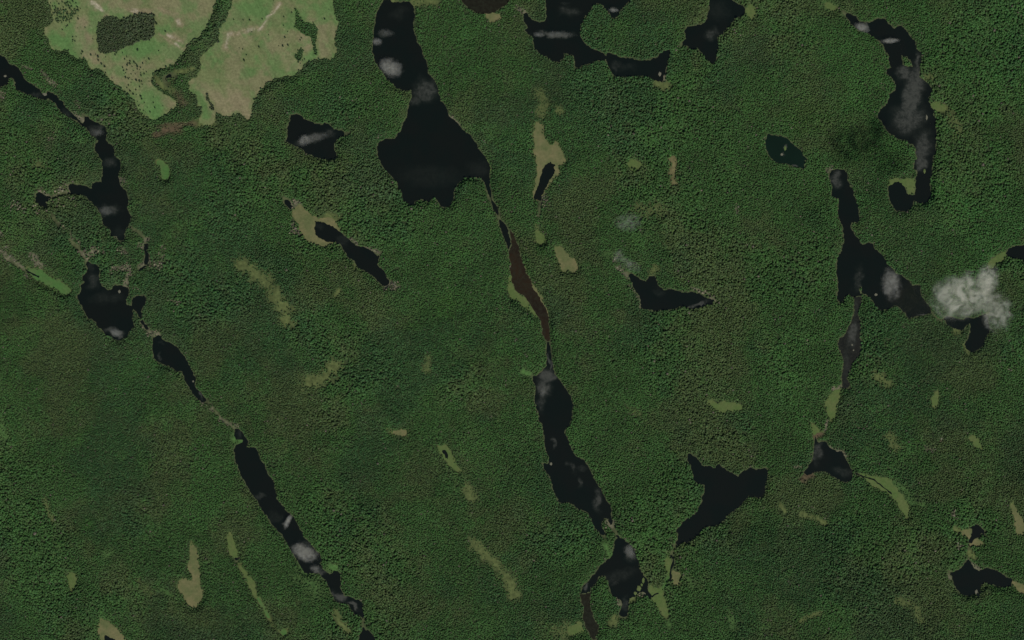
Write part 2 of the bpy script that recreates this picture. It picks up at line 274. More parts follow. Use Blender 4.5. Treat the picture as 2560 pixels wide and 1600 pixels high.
# thin openings in the forest: (centre line, half width px, strength, kind)
SOFT = [
 ('01 2280,1000 11 20,1080 120,1180 220,1320 300,1440 12 300,0', 14, .9, 'olive'), ('12 740,440 680,510 600,560 490,600', 15, .8, 'olive'),
 ('12 1630,350 1620,450', 9, .6, 'olive'), ('21 1530,0 1520,110 1525,230', 8, .8, 'tan'), ('20 260,880 300,960 280,1080', 12, .6, 'olive'),
 ('20 220,1190 240,1260', 10, .7, 'olive'), ('20 450,1050 460,1065', 8, .7, 'olive'), ('13 2080,610 2200,740 2300,840 2390,930 23 30,1080', 13, .75, 'olive'),
 ('13 760,1260 800,1340 860,1420', 9, .8, 'olive'), ('13 2000,90 2040,150', 13, .7, 'olive'), ('13 430,900 520,960 560,1050', 20, .5, 'green'), ('13 700,830 760,830', 8, .8, 'green'),
 ('21 1190,450 1280,470 1400,470', 14, .5, 'olive'), ('03 420,190 460,280 510,400', 5, .6, 'olive'), ('33 300,1330 400,1280 490,1255', 5, .7, 'olive'),
 ('33 1220,1130 1300,1160 1400,1220 1440,1330', 8, .6, 'olive'), ('33 310,320 400,345 470,370', 6, .7, 'olive'), ('33 110,230 160,300', 4, .8, 'olive'),
 ('32 1010,510 1080,560 1150,610', 9, .7, 'olive'), ('30 1680,1060 1760,1140 1800,1250', 11, .6, 'olive'), ('30 1500,740 1540,720', 8, .6, 'olive'),
 ('32 1150,1100 1200,1190 1240,1200', 9, .6, 'olive'), ('33 1170,30 1290,90 1350,180', 9, .5, 'green'), ('33 1350,210 1470,240', 5, .6, 'green'),
 ('23 1480,1330 1500,1400', 5, .6, 'green'), ('23 430,1420 500,1440', 18, .5, 'olive'), ('23 880,590 920,680 930,700', 6, .7, 'green'), ('23 960,1310 950,1350', 9, .8, 'olive'),
 ('23 1430,1030 1460,960 1480,900', 4, .8, 'green'), ('23 1650,920 1700,1000', 7, .5, 'green'), ('23 2050,1250 2100,1400', 6, .5, 'green'), ('02 0,1000 30,1080', 12, .6, 'green'),
 ('30 530,20 600,60', 14, .5, 'green'), ('00 2200,1200 2300,1280', 18, .35, 'green'), ('01 330,30 390,50', 8, .5, 'olive'), ('11 750,1290 790,1230', 5, .8, 'olive'),
 ('21 900,900 930,880', 7, .6, 'green'), ('21 1330,1060 1360,1020', 8, .7, 'olive'), ('22 1100,830 1200,880', 6, .4, 'olive'), ('03 1000,700 1060,690', 7, .5, 'green'),
 ('03 1540,1040 1620,1090', 5, .6, 'green'), ('03 1300,950 1420,1060', 7, .4, 'olive'), ('12 300,10 350,20', 10, .6, 'olive'), ('32 620,650 690,640', 6, .7, 'rock'),
 ('22 110,490 170,510', 6, .8, 'green'), ('02 2210,1120 2290,1160', 8, .9, 'green'), ('33 1760,460 1800,480', 6, .7, 'olive'), ('02 1900,790 2000,850', 5, .4, 'rock'),
 ('31 2400,700 2419,800', 6, .2, 'olive'), ('20 60,80 110,110', 8, .7, 'rock'), ('20 1370,780 1450,810', 9, .8, 'olive'), ('20 1440,640 1440,760', 4, .9, 'rock'),
 ('00 1880,1160 1950,1130 2010,1170', 10, .8, 'olive'), ('00 1560,1240 1680,1210', 12, .85, 'brown'), ('00 1470,1280 1500,1270', 8, .8, 'brown'), ('00 1700,920 1720,960', 14, .5, 'brown'),
 ('00 1490,1200 1560,1180 1750,1170 1850,1170', 5, .6, 'brown'), ('00 1480,730 1520,800 1560,830', 6, .9, 'olive'), ('00 1600,790 1630,860', 6, .6, 'olive'), ('00 1600,740 1640,760', 5, .5, 'olive'), ('00 1670,680 1760,670 1830,650', 5, .8, 'olive'), ('00 1830,460 1900,430', 6, .7, 'green'),
 ('11 350,600 360,680 400,680', 7, .7, 'rock'), ('11 1230,1190 1320,1190', 9, .95, 'rock'), ('11 1000,830 1100,850 1160,870', 5, .8, 'rock'), ('11 680,530 760,550', 9, .7, 'olive'), ('11 360,400 400,430', 9, .8, 'rock'), ('11 900,750 970,800', 3, .8, 'rock'),
 ('11 930,1000 940,1030', 4, .8, 'olive'), ('02 1330,20 1400,90', 6, .4, 'rock'), ('02 1420,130 1490,130', 7, .9, 'rock'), ('02 2080,940 2160,975 2240,1000', 6, .55, 'rock'), ('02 2000,850 2010,830', 4, .7, 'rock'),
 ('00 200,620 310,665', 3, .8, 'rock'), ('00 400,680 460,760 530,800', 6, .7, 'rock'), ('00 700,1070 790,1140', 5, .9, 'rock'), ('00 0,870 30,930', 8, .6, 'rock'), ('00 720,960 740,1000', 6, .4, 'rock'), ('00 460,1320 500,1300', 7, .4, 'rock'), ('00 450,1380 460,1400', 5, .4, 'rock'),
 ('01 390,290 440,320', 7, .7, 'rock'), ('01 450,350 480,390', 6, .8, 'rock'), ('01 540,300 600,275 670,290', 8, .8, 'rock'), ('01 850,340 880,360', 5, .8, 'rock'), ('01 640,360 720,370', 5, .5, 'rock'), ('01 540,370 600,430', 4, .5, 'rock'),
 ('01 120,430 190,440', 9, .5, 'rock'), ('01 340,450 360,500', 6, .6, 'rock'), ('01 570,600 700,740 760,790', 5, .4, 'rock'), ('01 790,890 860,890 890,860', 10, .8, 'rock'), ('01 930,870 980,880', 6, .5, 'rock'), ('01 770,870 830,940', 5, .7, 'rock'), ('01 320,900 380,1000', 9, .75, 'rock'), ('01 250,1080 255,1110', 4, .8, 'rock'),
 ('01 0,850 40,880 80,920', 10, .8, 'rock'), ('01 60,830 90,820', 6, .5, 'rock'), ('01 90,900 230,1030', 4, .8, 'rock'), ('01 1080,1030 1200,1020', 8, .75, 'rock'), ('01 1130,840 1170,870', 9, .4, 'rock'), ('01 1370,770 1410,740', 6, .8, 'rock'), ('01 1330,800 1350,830', 6, .7, 'rock'),
 ('01 1400,930 1480,1010 1530,960 1540,840', 8, .5, 'rock'), ('01 1230,1060 1200,1130 1180,1190', 7, .85, 'rock'), ('01 1330,1000 1370,970', 6, .8, 'rock'), ('01 1440,1000 1500,1010', 7, .6, 'rock'), ('01 1260,1210 1290,1210', 6, .4, 'rock'), ('01 1620,1330 1680,1340', 7, .5, 'rock'), ('01 1140,190 1200,210', 8, .6, 'rock'),
 ('01 1100,700 1110,740', 5, .6, 'rock'), ('01 130,90 110,130', 3, .5, 'rock'), ('01 600,230 640,260', 5, .6, 'rock'), ('01 10,690 30,720', 5, .5, 'rock'), ('21 1700,1210 1830,1250 1920,1330', 4, .75, 'rock'), ('21 990,1010 1050,1050 1100,1120', 5, .8, 'rock'), ('21 960,940 1000,900', 6, .5, 'rock'),
 ('21 2120,430 2130,500', 5, .5, 'rock'), ('21 1110,1190 1210,1330 1210,1450', 3, .6, 'rock'), ('23 900,400 940,440', 7, .8, 'rock'), ('23 940,390 960,400', 5, .6, 'rock'), ('23 1150,1120 1180,1060 1240,980 1240,920', 7, .9, 'olive'), ('23 1120,1140 1150,1110', 6, .7, 'olive'), ('23 1220,1080 1260,1080', 5, .9, 'rock'),
 ('23 1000,1120 1020,1180', 4, .9, 'rock'), ('33 1800,620 1830,660', 9, .5, 'rock'), ('33 1740,300 1770,360', 6, .5, 'rock'), ('33 1930,800 1990,840', 6, .7, 'rock'), ('33 1910,700 1940,720', 6, .8, 'olive'), ('33 1700,900 1720,930', 4, .8, 'rock'), ('33 1960,1030 1990,1090', 5, .8, 'rock'),
 ('32 440,1100 480,1080 520,1080', 6, .9, 'brown'), ('32 250,1390 310,1390', 3, .9, 'rock'), ('32 320,1500 400,1460', 10, .85, 'brown'), ('32 560,960 540,1060', 3, .9, 'rock'), ('32 590,1200 640,1240 700,1235 740,1290', 3, .9, 'rock'), ('32 580,840 600,900 620,830', 5, .8, 'brown'),
 ('32 1500,1210 1560,1220', 7, .4, 'rock'), ('32 1640,1130 1640,1170', 3, .5, 'rock'), ('32 1760,110 1800,110', 6, .8, 'olive'), ('32 1850,230 1900,320', 4, .9, 'olive'), ('32 370,180 375,220', 3, .4, 'rock'), ('31 560,100 600,80', 6, .7, 'rock'), ('33 310,-10 350,0', 8, .6, 'brown'),
 ('21 1730,1100 1920,1290', 2, .01, 'olive'), ('10 1500,20 1670,20', 9, .75, 'olive'), ('10 1250,-10 1300,0', 8, .8, 'olive'), ('10 1830,1100 1900,1150 1930,1190', 3, .9, 'rock'), ('21 320,340 300,420 340,430', 8, .4, 'rock'), ('22 1140,880 1170,880', 5, .5, 'olive'),
 ('30 360,700 380,710', 3, .3, 'rock'), ('01 2390,1060 2410,1120', 12, .5, 'olive'),
]
CLEAR = [
 '00 455,-60 460,0 480,100 500,200 430,260 420,320 465,390 490,465 560,490 650,455 660,510 740,560 800,540 830,600 860,665 930,650 985,690 1080,790 1180,860 1260,940 1320,1060 1350,1100 1480,1140 1560,1090 1640,1030 1680,960 1600,910 1500,860 1440,790 1440,700 1500,660 1620,620 1680,560 1740,490 1790,400 1900,340 1970,230 2010,130 2050,0 2060,-60',
 '00 2215,-60 2205,0 2150,170 2070,290 2080,390 1960,490 1890,550 1910,620 1870,720 1790,760 1800,870 1860,900 1870,1010 1920,1010 1880,1160 1950,1190 2010,1170 2030,1060 2100,1100 2190,1090 2260,1060 2350,1140 2380,1060 2390,990 10 10,900 100,780 220,735 340,720 430,660 460,600 560,560 640,540 700,570 770,480 740,380 780,220 740,100 720,0 710,-60']
COPSES = ['00 920,200 1010,150 1190,175 1330,120 1470,160 1470,300 1440,370 1280,410 1170,460 1000,520 930,500 915,330',
          '10 350,50 410,130 440,190 560,230 590,300 570,420 590,520 540,500 530,400 510,350 450,330 360,260',
          '10 400,460 440,460 450,540 400,600 370,560', '00 1940,880 1990,930 2020,1020 2030,1060 1995,1040 1965,960']
SPARSE = ['00 455,-60 720,-60 760,90 700,180 600,210 500,200 480,100']

# ------------------------------------------------------------------ rasters
water = np.zeros((GH, GW), bool)
lakes = []
for i, (k, kind, s) in enumerate(LAKES):
    p = rough(pts(s), 100 + i)
    lakes.append((k, kind, p)); fill(water, p)
isl = rough(pts(ISLAND), 55)
fill(water, isl, False)
streams = []
for i, (s, wd, lab) in enumerate(STREAMS):
    p = ribbon(pts(s), wd * 1.45, 300 + i)
    streams.append((p, lab)); fill(water, p)
meadow = np.zeros((GH, GW), bool); meadows = []
for i, (s, kind, lab) in enumerate(MEADOWS):
    p = rough(pts(s), 500 + i, .16)
    meadows.append((p, kind, lab)); fill(meadow, p)
clearing = np.zeros((GH, GW), bool)
for i, s in enumerate(CLEAR): fill(clearing, rough(pts(s), 700 + i, .16))
copse = np.zeros((GH, GW), bool)
for i, s in enumerate(COPSES): fill(copse, rough(pts(s), 720 + i, .2))
sparse = np.zeros((GH, GW), bool)
for s in SPARSE: fill(sparse, pts(s))

def line_field(p, hw, st):
    """soft band round a line; returns (slice, values)"""
    q = np.array(p) + MG
    m = hw * 2.0
    x0, y0 = np.maximum((q.min(0) - m).astype(int), 0); x1, y1 = np.minimum((q.max(0) + m).astype(int) + 1, (GW, GH))
    if x1 <= x0 or y1 <= y0: return None
    X, Y = np.meshgrid(np.arange(x0, x1) + .5, np.arange(y0, y1) + .5)
    d = np.full(X.shape, 1e9)
    for a, b in zip(q[:-1], q[1:]):
        v = b - a; L = max(1e-6, (v * v).sum())
        t = np.clip(((X - a[0]) * v[0] + (Y - a[1]) * v[1]) / L, 0, 1)
        d = np.minimum(d, np.hypot(X - a[0] - t * v[0], Y - a[1] - t * v[1]))
    n = fbm(77, X, Y, 14, 3)
    d = d / hw + (n - .5) * 1.5
    return (slice(y0, y1), slice(x0, x1)), st * (1 - sstep(.05, 1.6, d))
KINDS = ['olive', 'tan', 'green', 'rock', 'brown']
openf = {k: np.zeros((GH, GW), np.float32) for k in KINDS}
for s, hw, st, kind in SOFT:
    r_ = line_field(pts(s), hw * (1.0 if kind in ('rock', 'brown') else 1.35), min(1, st * (1 if kind in ('rock', 'brown') else 1.25)))
    if r_: openf[kind][r_[0]] = np.maximum(openf[kind][r_[0]], r_[1] * (.62 if kind == 'rock' else .95))
soft_all = np.max([openf[k] for k in KINDS], axis=0)
wb = blur(water, 2)
mb = blur(meadow | (clearing & ~copse), 1)
flat = blur(water | meadow | clearing, 12)
relief = 1 - sstep(0.0, .35, flat)

def samp(a, px, py):
    xi = np.clip((np.asarray(px) + MG).astype(int), 0, GW - 1); yi = np.clip((np.asarray(py) + MG).astype(int), 0, GH - 1)
    return a[yi, xi]
def ground_z(px, py):
    px = np.asarray(px, float); py = np.asarray(py, float)
    edge = sstep(0, 60, np.minimum(np.minimum(px + MG, 2560 + MG - px), np.minimum(py + MG, 1600 + MG - py)))
    h = np.clip(fbm(3, px, py, 260, 4) - .38, 0, 1) * 75
    return -.3 + h * samp(relief, px, py) * edge

# ------------------------------------------------------------------ materials
def mat(name, rgb, rough=.9, spec=.2):
    m = bpy.data.materials.new(name); m.use_nodes = True
    b = m.node_tree.nodes['Principled BSDF']
    b.inputs['Base Color'].default_value = (*rgb, 1); b.inputs['Roughness'].default_value = rough
    b.inputs['Specular IOR Level'].default_value = spec
    return m, m.node_tree, b
def noise(nt, scale, detail=5, rough=.6, vec=None):
    n = nt.nodes.new('ShaderNodeTexNoise'); n.inputs['Scale'].default_value = scale
    n.inputs['Detail'].default_value = detail; n.inputs['Roughness'].default_value = rough
    if vec is None:
        g = nt.nodes.new('ShaderNodeNewGeometry'); vec = g.outputs['Position']
    nt.links.new(vec, n.inputs['Vector'])
    return n.outputs['Fac']
def ramp(nt, fac, stops):
    r = nt.nodes.new('ShaderNodeValToRGB'); e = r.color_ramp.elements
    while len(e) < len(stops): e.new(.5)
    for x, (p, c) in zip(e, stops): x.position = p; x.color = (*c, 1)
    nt.links.new(fac, r.inputs[0]); return r.outputs[0]
def mix(nt, fac, a, b, mode='MIX'):
    m = nt.nodes.new('ShaderNodeMix'); m.data_type = 'RGBA'; m.blend_type = mode
    for s, v in ((m.inputs[0], fac), (m.inputs[6], a), (m.inputs[7], b)):
        if isinstance(v, (int, float)): s.default_value = v
        elif isinstance(v, tuple): s.default_value = (*v, 1)
        else: nt.links.new(v, s)
    return m.outputs[2]
def math_(nt, op, a, b=None, c=None, clamp=False):
    m = nt.nodes.new('ShaderNodeMath'); m.operation = op; m.use_clamp = clamp
    for i, v in enumerate((a, b, c)):
        if v is None: continue
        if isinstance(v, (int, float)): m.inputs[i].default_value = v
        else: nt.links.new(v, m.inputs[i])
    return m.outputs[0]
def maprange(nt, v, a, b, c=0., d=1.):
    m = nt.nodes.new('ShaderNodeMapRange'); m.interpolation_type = 'SMOOTHSTEP'
    nt.links.new(v, m.inputs[0])
    for i, x in enumerate((a, b, c, d)): m.inputs[i + 1].default_value = x
    return m.outputs[0]
def bump(nt, b, h, dist, st=1.0):
    n = nt.nodes.new('ShaderNodeBump'); n.inputs['Distance'].default_value = dist; n.inputs['Strength'].default_value = st
    nt.links.new(h, n.inputs['Height']); nt.links.new(n.outputs[0], b.inputs['Normal'])

# soils and grasses, real colours
C_FLOOR = (.032, .052, .022); C_OLIVE = (.092, .118, .042); C_TAN = (.145, .135, .064)
C_GREEN = (.058, .130, .036); C_ROCK = (.20, .18, .13); C_BROWN = (.10, .072, .045)
SOIL = {'olive': C_OLIVE, 'tan': C_TAN, 'green': C_GREEN, 'rock': C_ROCK, 'brown': C_BROWN}

def attr(nt, name, typ='GEOMETRY'):
    a = nt.nodes.new('ShaderNodeAttribute'); a.attribute_name = name; a.attribute_type = typ; return a
mg, nt, b = mat('ground', C_FLOOR, .95, .1)
a = attr(nt, 'soil')
v = ramp(nt, noise(nt, .06, 6), [(.3, (.55, .55, .55)), (.7, (1.35, 1.3, 1.25))])
nt.links.new(mix(nt, 1.0, a.outputs['Color'], v, 'MULTIPLY'), b.inputs['Base Color'])
MAT_GROUND = mg
m_, nt, b = mat('clearing_grass', C_TAN, .95, .1)
a = attr(nt, 'soil')
v = ramp(nt, noise(nt, .09, 7, .7), [(.28, (.68, .7, .66)), (.72, (1.3, 1.28, 1.28))])
nt.links.new(mix(nt, 1.0, a.outputs['Color'], v, 'MULTIPLY'), b.inputs['Base Color'])
bump(nt, b, noise(nt, .35, 4), 1.2, .5)
MAT_CLEAR = m_
MAT_MEADOW = {}
for k, c in (('olive', C_OLIVE), ('tan', C_TAN), ('green', C_GREEN)):
    m_, nt, b = mat(k + '_sedge', c, .95, .1)
    alt = {'olive': (.072, .115, .034), 'tan': (.095, .112, .045), 'green': (.075, .122, .042)}[k]
    cc = mix(nt, ramp(nt, noise(nt, .013, 5), [(.38, (0, 0, 0)), (.62, (1, 1, 1))]), c, alt)
    v = ramp(nt, noise(nt, .08, 6, .7), [(.28, (.78, .8, .78)), (.72, (1.2, 1.18, 1.15))])
    nt.links.new(mix(nt, 1.0, cc, v, 'MULTIPLY'), b.inputs['Base Color'])
    bump(nt, b, noise(nt, .3, 4), .8, .5)
    MAT_MEADOW[k] = m_

# ------------------------------------------------------------------ mesh builders
def link(name, me, m=None, parent=None):
    if m is not None: me.materials.append(m)
    o = bpy.data.objects.new(name, me); col.objects.link(o)
    if parent is not None: o.parent = parent
    return o
def sheet(name, poly, z, m, holes=()):
    rings = [[Vector(w(p, z)) for p in poly]] + [[Vector(w(p, z)) for p in h] for h in holes]
    tri = tessellate_polygon(rings)
    vs = [v for r_ in rings for v in r_]
    me = bpy.data.meshes.new(name)
    me.from_pydata([tuple(v) for v in vs], [], [t for t in tri])
    me.update()
    # every face looks up
    fl = [p.index for p in me.polygons if p.normal.z < 0]
    if fl:
        faces = [tuple(p.vertices) if p.normal.z > 0 else tuple(reversed(p.vertices)) for p in me.polygons]
        me = bpy.data.meshes.new(name); me.from_pydata([tuple(v) for v in vs], [], faces); me.update()
    return link(name, me, m)
def colattr(me, name, rgb):
    at = me.attributes.new(name, 'FLOAT_COLOR', 'POINT')
    a4 = np.ones((len(rgb), 4), np.float32); a4[:, :3] = rgb
    at.data.foreach_set('color', a4.ravel())
def gridmesh(name, X, Y, Z, keep=None):
    h, wd = X.shape
    V = np.stack([X, Y, Z], -1).reshape(-1, 3)
    idx = np.arange(h * wd).reshape(h, wd)
    F = np.stack([idx[1:, :-1], idx[1:, 1:], idx[:-1, 1:], idx[:-1, :-1]], -1).reshape(-1, 4)
    if keep is not None: F = F[keep.reshape(-1)]
    used = np.unique(F); rem = np.full(len(V), -1); rem[used] = np.arange(len(used))
    V = V[used]; F = rem[F]
    me = bpy.data.meshes.new(name)
    me.vertices.add(len(V)); me.vertices.foreach_set('co', V.astype(np.float32).ravel())
    me.loops.add(F.size); me.loops.foreach_set('vertex_index', F.astype(np.int32).ravel())
    me.polygons.add(len(F)); me.polygons.foreach_set('loop_start', np.arange(0, F.size, 4, dtype=np.int32))
    me.update(calc_edges=True)
    return me, used

# ------------------------------------------------------------------ ground
gx = np.arange(-MG, 2560 + MG + .1, 4.0); gy = np.arange(-MG, 1600 + MG + .1, 4.0)
PX, PY = np.meshgrid(gx, gy)
Z = ground_z(PX, PY)
def soil_colour(px, py):
    base = np.tile(np.array(C_FLOOR), (px.size, 1)); px = px.ravel(); py = py.ravel()
    shore = samp(wb, px, py); sh = sstep(.02, .3, shore)[:, None] * .7
    base = base * (1 - sh) + np.array((.078, .092, .044)) * sh
    for k in KINDS:
        f = samp(openf[k], px, py)[:, None]
        base = base * (1 - f) + np.array(SOIL[k]) * f
    f = samp(mb, px, py)[:, None]
    base = base * (1 - f) + np.array(C_OLIVE) * f
    return base
me, used = gridmesh('ground', (PX - 1280) * M, (800 - PY) * M, Z)
sc_ = soil_colour(PX, PY)[used]
# outer country, same sheet
far = 16000.0
ex, ey = (1280 + MG) * M, (800 + MG) * M
nv = len(me.vertices)
import bmesh
bm = bmesh.new(); bm.from_mesh(me)
co = [(-far, -far), (far, -far), (far, far), (-far, far)]; ci = [(-ex, -ey), (ex, -ey), (ex, ey), (-ex, ey)]
vo = [bm.verts.new((x, y, -.3)) for x, y in co]; vi = [bm.verts.new((x, y, -.3)) for x, y in ci]
for i in range(4):
    j = (i + 1) % 4; bm.faces.new((vo[i], vo[j], vi[j], vi[i]))
bm.to_mesh(me); bm.free()
colattr(me, 'soil', np.vstack([sc_, np.tile(np.array((.035, .06, .024)), (8, 1))]))
me.shade_smooth()
g = link('ground', me, MAT_GROUND); g['kind'] = 'structure'; g['label'] = 'dark forest floor and pale banks under the trees'

# ------------------------------------------------------------------ felled clearing
cx = np.arange(80, 900, 2.0); cy = np.arange(-60, 340, 2.0)
CX, CY = np.meshgrid(cx, cy)
cm = blur(clearing, 1) > .45
cm &= blur(copse, 2) < .75
keep = samp(cm, CX[:-1, :-1] + 1, CY[:-1, :-1] + 1)
me, used = gridmesh('clearing', (CX - 1280) * M, (800 - CY) * M, np.full(CX.shape, -.15), keep)
px, py = CX.ravel()[used], CY.ravel()[used]
def blobs(lst):
    v = np.zeros(px.shape)
    for s, rr, st in lst:
        p = pts(s)
        q = np.array(p); d = np.full(px.shape, 1e9)
        if len(q) == 1: q = np.vstack([q, q + .1])
        for a_, b_ in zip(q[:-1], q[1:]):
            vv = b_ - a_; L = max(1e-6, (vv * vv).sum()); t = np.clip(((px - a_[0]) * vv[0] + (py - a_[1]) * vv[1]) / L, 0, 1)
            d = np.minimum(d, np.hypot(px - a_[0] - t * vv[0], py - a_[1] - t * vv[1]))
        v = np.maximum(v, st * (1 - sstep(.3, 1.3, d / rr + (fbm(91, px, py, 22, 4) - .5) * 1.6)))
    return v
n1 = fbm(11, px, py, 70, 5, .6); n2 = fbm(12, px, py, 24, 4); n3 = fbm(13, px, py, 9, 3)
# machine rows slant from upper left to lower right
u = px * math.sin(R(58)) - py * math.cos(R(58)); vv_ = px * math.cos(R(58)) + py * math.sin(R(58))
rows = VNoise(5).at(u / 3.2 + 500, vv_ / 60 + 500); rows2 = VNoise(6).at(u / 9 + 500, vv_ / 130 + 500)
grn = np.clip(sstep(.45, .64, n1 * .5 + n2 * .5) * .72, 0, 1)
grn = np.maximum(grn, blobs([('00 530,380 640,430 700,490', 26, .95), ('00 1300,480 1400,460 1150,490', 28, .9), ('00 1110,650 1150,690', 12, .7), ('00 1380,900 1450,1000 1450,1090', 32, 1), ('00 1250,930 1330,1060', 16, .8),
                             ('00 2300,100 2419,60 10 100,150 30,120', 36, .8), ('00 2140,240 2200,200', 16, .8), ('10 560,500 480,570', 14, .9), ('10 180,560 200,680', 20, .7), ('10 60,400 150,560', 10, .6), ('00 1880,880 1930,960 1950,1100', 12, .85),
                             ('10 700,20 760,200', 10, .7), ('10 720,60 700,10', 10, .7), ('00 1930,200 1880,300', 16, .6)]))
tan = np.clip(sstep(.47, .66, fbm(14, px, py, 55, 4)) * .5, 0, 1)
tan = np.maximum(tan, blobs([('00 780,250 780,450 900,580', 26, .9), ('00 860,20 1000,130', 14, .9), ('00 1080,110 1300,100 1480,110', 9, .95), ('00 1500,90 1660,150 1700,220', 11, 1), ('00 1600,330 1720,400', 9, .95), ('00 1500,320 1560,360 1700,460', 5, .9), ('00 1000,10 1250,60', 30, .6), ('00 1500,20 1900,40', 24, .6),
                             ('00 2130,450 2130,330 2400,270 10 60,260 150,130 220,30', 11, .95), ('00 2200,950 2330,1080', 34, .95), ('00 1000,700 1150,820', 13, .8), ('00 2000,870 2200,1050', 22, .8), ('10 440,350 480,430', 18, .8), ('00 1560,960 1620,980', 14, .7), ('00 1200,640 1330,620', 22, .5), ('10 620,250 640,520', 16, .6), ('10 330,640 450,590', 14, .7)]))
pale = blobs([('00 870,20 990,120', 5, .8), ('00 1250,95 1310,105', 6, .7), ('00 1580,330 1720,400', 3, .8), ('00 1660,410 1720,460', 4, .7), ('00 2140,440 2160,320 2400,280', 5, .5), ('10 100,160 170,120 230,30', 4, .9), ('10 20,290 60,250', 5, .7), ('00 1680,200 1690,220', 5, .6), ('10 160,100 30,290', 3, .5)])
pale = pale * sstep(.32, .55, n3) * (.4 + 1.1 * rng.random(len(px)))
pale = np.clip(pale, 0, 1)
base = np.tile(np.array((.160, .190, .080)), (len(px), 1))
def lay(f, c):
    global base
    base = base * (1 - f[:, None]) + np.array(c) * f[:, None]
lay(tan, (.236, .208, .118)); lay(grn * (1 - .35 * tan), (.10, .20, .062)); lay(pale, (.42, .37, .27))
base *= (.90 + .20 * rows + .10 * (rows2 - .5) + .22 * (n3 - .5) + .12 * (rng.random(len(px)) - .5))[:, None]
colattr(me, 'soil', np.clip(base * .82, .01, .6))
o = link('clearing', me, MAT_CLEAR); o['kind'] = 'structure'; o['label'] = 'wide felled clearing of tan slash and bright green regrowth'

# ------------------------------------------------------------------ meadows
for p, kind, lab in meadows:
    o = sheet('meadow', p, -.15, MAT_MEADOW[kind]); o['kind'] = 'structure'; o['label'] = lab

# ------------------------------------------------------------------ water
# wind-ruffled reaches: (centre, rx, ry, turn degrees, strength)   radii in sheet units
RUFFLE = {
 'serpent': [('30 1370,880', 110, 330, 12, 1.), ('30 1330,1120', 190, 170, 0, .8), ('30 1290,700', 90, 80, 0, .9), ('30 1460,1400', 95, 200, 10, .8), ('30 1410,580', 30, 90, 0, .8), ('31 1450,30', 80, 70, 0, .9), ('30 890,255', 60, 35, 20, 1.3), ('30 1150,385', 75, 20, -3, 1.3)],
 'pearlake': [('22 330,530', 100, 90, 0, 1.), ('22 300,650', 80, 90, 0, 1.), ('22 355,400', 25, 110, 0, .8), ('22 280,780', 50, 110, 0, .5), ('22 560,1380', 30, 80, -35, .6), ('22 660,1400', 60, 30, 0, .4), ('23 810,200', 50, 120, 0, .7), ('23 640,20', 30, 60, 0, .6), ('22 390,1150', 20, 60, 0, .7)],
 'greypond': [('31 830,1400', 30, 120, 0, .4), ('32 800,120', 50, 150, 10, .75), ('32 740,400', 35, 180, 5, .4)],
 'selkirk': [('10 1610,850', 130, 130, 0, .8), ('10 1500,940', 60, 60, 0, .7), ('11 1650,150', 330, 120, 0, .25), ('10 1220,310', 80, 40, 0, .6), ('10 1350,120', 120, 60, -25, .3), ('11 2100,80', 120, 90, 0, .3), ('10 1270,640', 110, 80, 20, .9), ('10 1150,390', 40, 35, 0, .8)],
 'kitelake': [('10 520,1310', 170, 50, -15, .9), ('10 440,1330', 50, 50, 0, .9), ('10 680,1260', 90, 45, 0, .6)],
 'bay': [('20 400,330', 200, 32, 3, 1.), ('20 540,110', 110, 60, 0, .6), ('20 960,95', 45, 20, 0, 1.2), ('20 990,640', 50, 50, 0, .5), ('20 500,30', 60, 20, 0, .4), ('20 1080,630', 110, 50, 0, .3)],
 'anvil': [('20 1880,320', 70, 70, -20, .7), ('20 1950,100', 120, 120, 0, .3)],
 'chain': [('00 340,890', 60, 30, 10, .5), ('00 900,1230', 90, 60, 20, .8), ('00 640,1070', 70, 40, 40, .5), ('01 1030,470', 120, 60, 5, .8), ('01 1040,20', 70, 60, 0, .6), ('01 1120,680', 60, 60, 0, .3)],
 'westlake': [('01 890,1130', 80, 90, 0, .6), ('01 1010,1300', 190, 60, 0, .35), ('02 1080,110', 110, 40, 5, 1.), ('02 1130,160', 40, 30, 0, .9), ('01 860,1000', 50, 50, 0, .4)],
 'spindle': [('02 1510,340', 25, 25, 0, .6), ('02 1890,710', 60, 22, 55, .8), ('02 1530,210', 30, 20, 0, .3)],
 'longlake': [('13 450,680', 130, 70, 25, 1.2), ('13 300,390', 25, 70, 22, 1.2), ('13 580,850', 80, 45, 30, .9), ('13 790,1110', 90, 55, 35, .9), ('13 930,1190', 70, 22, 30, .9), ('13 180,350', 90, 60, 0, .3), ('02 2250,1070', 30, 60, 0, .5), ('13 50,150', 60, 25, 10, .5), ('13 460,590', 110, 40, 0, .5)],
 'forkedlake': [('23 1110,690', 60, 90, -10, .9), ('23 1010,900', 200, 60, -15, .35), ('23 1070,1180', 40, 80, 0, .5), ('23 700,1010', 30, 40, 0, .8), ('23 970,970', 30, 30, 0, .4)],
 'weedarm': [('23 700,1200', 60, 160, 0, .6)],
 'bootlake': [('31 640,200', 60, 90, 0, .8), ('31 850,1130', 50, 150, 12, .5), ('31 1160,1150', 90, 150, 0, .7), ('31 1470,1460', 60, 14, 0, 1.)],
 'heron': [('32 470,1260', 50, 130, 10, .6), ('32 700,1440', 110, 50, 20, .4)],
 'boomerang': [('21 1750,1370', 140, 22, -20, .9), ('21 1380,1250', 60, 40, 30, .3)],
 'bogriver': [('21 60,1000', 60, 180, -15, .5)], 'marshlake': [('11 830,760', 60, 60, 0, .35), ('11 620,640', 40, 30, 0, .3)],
 'tealpond': [('30 160,1400', 14, 26, 10, .9), ('30 130,1455', 16, 18, 0, .6), ('31 255,48', 36, 10, -5, 1.)], 'cloudpond': [('32 1790,-10', 120, 20, 0, .5)],
}
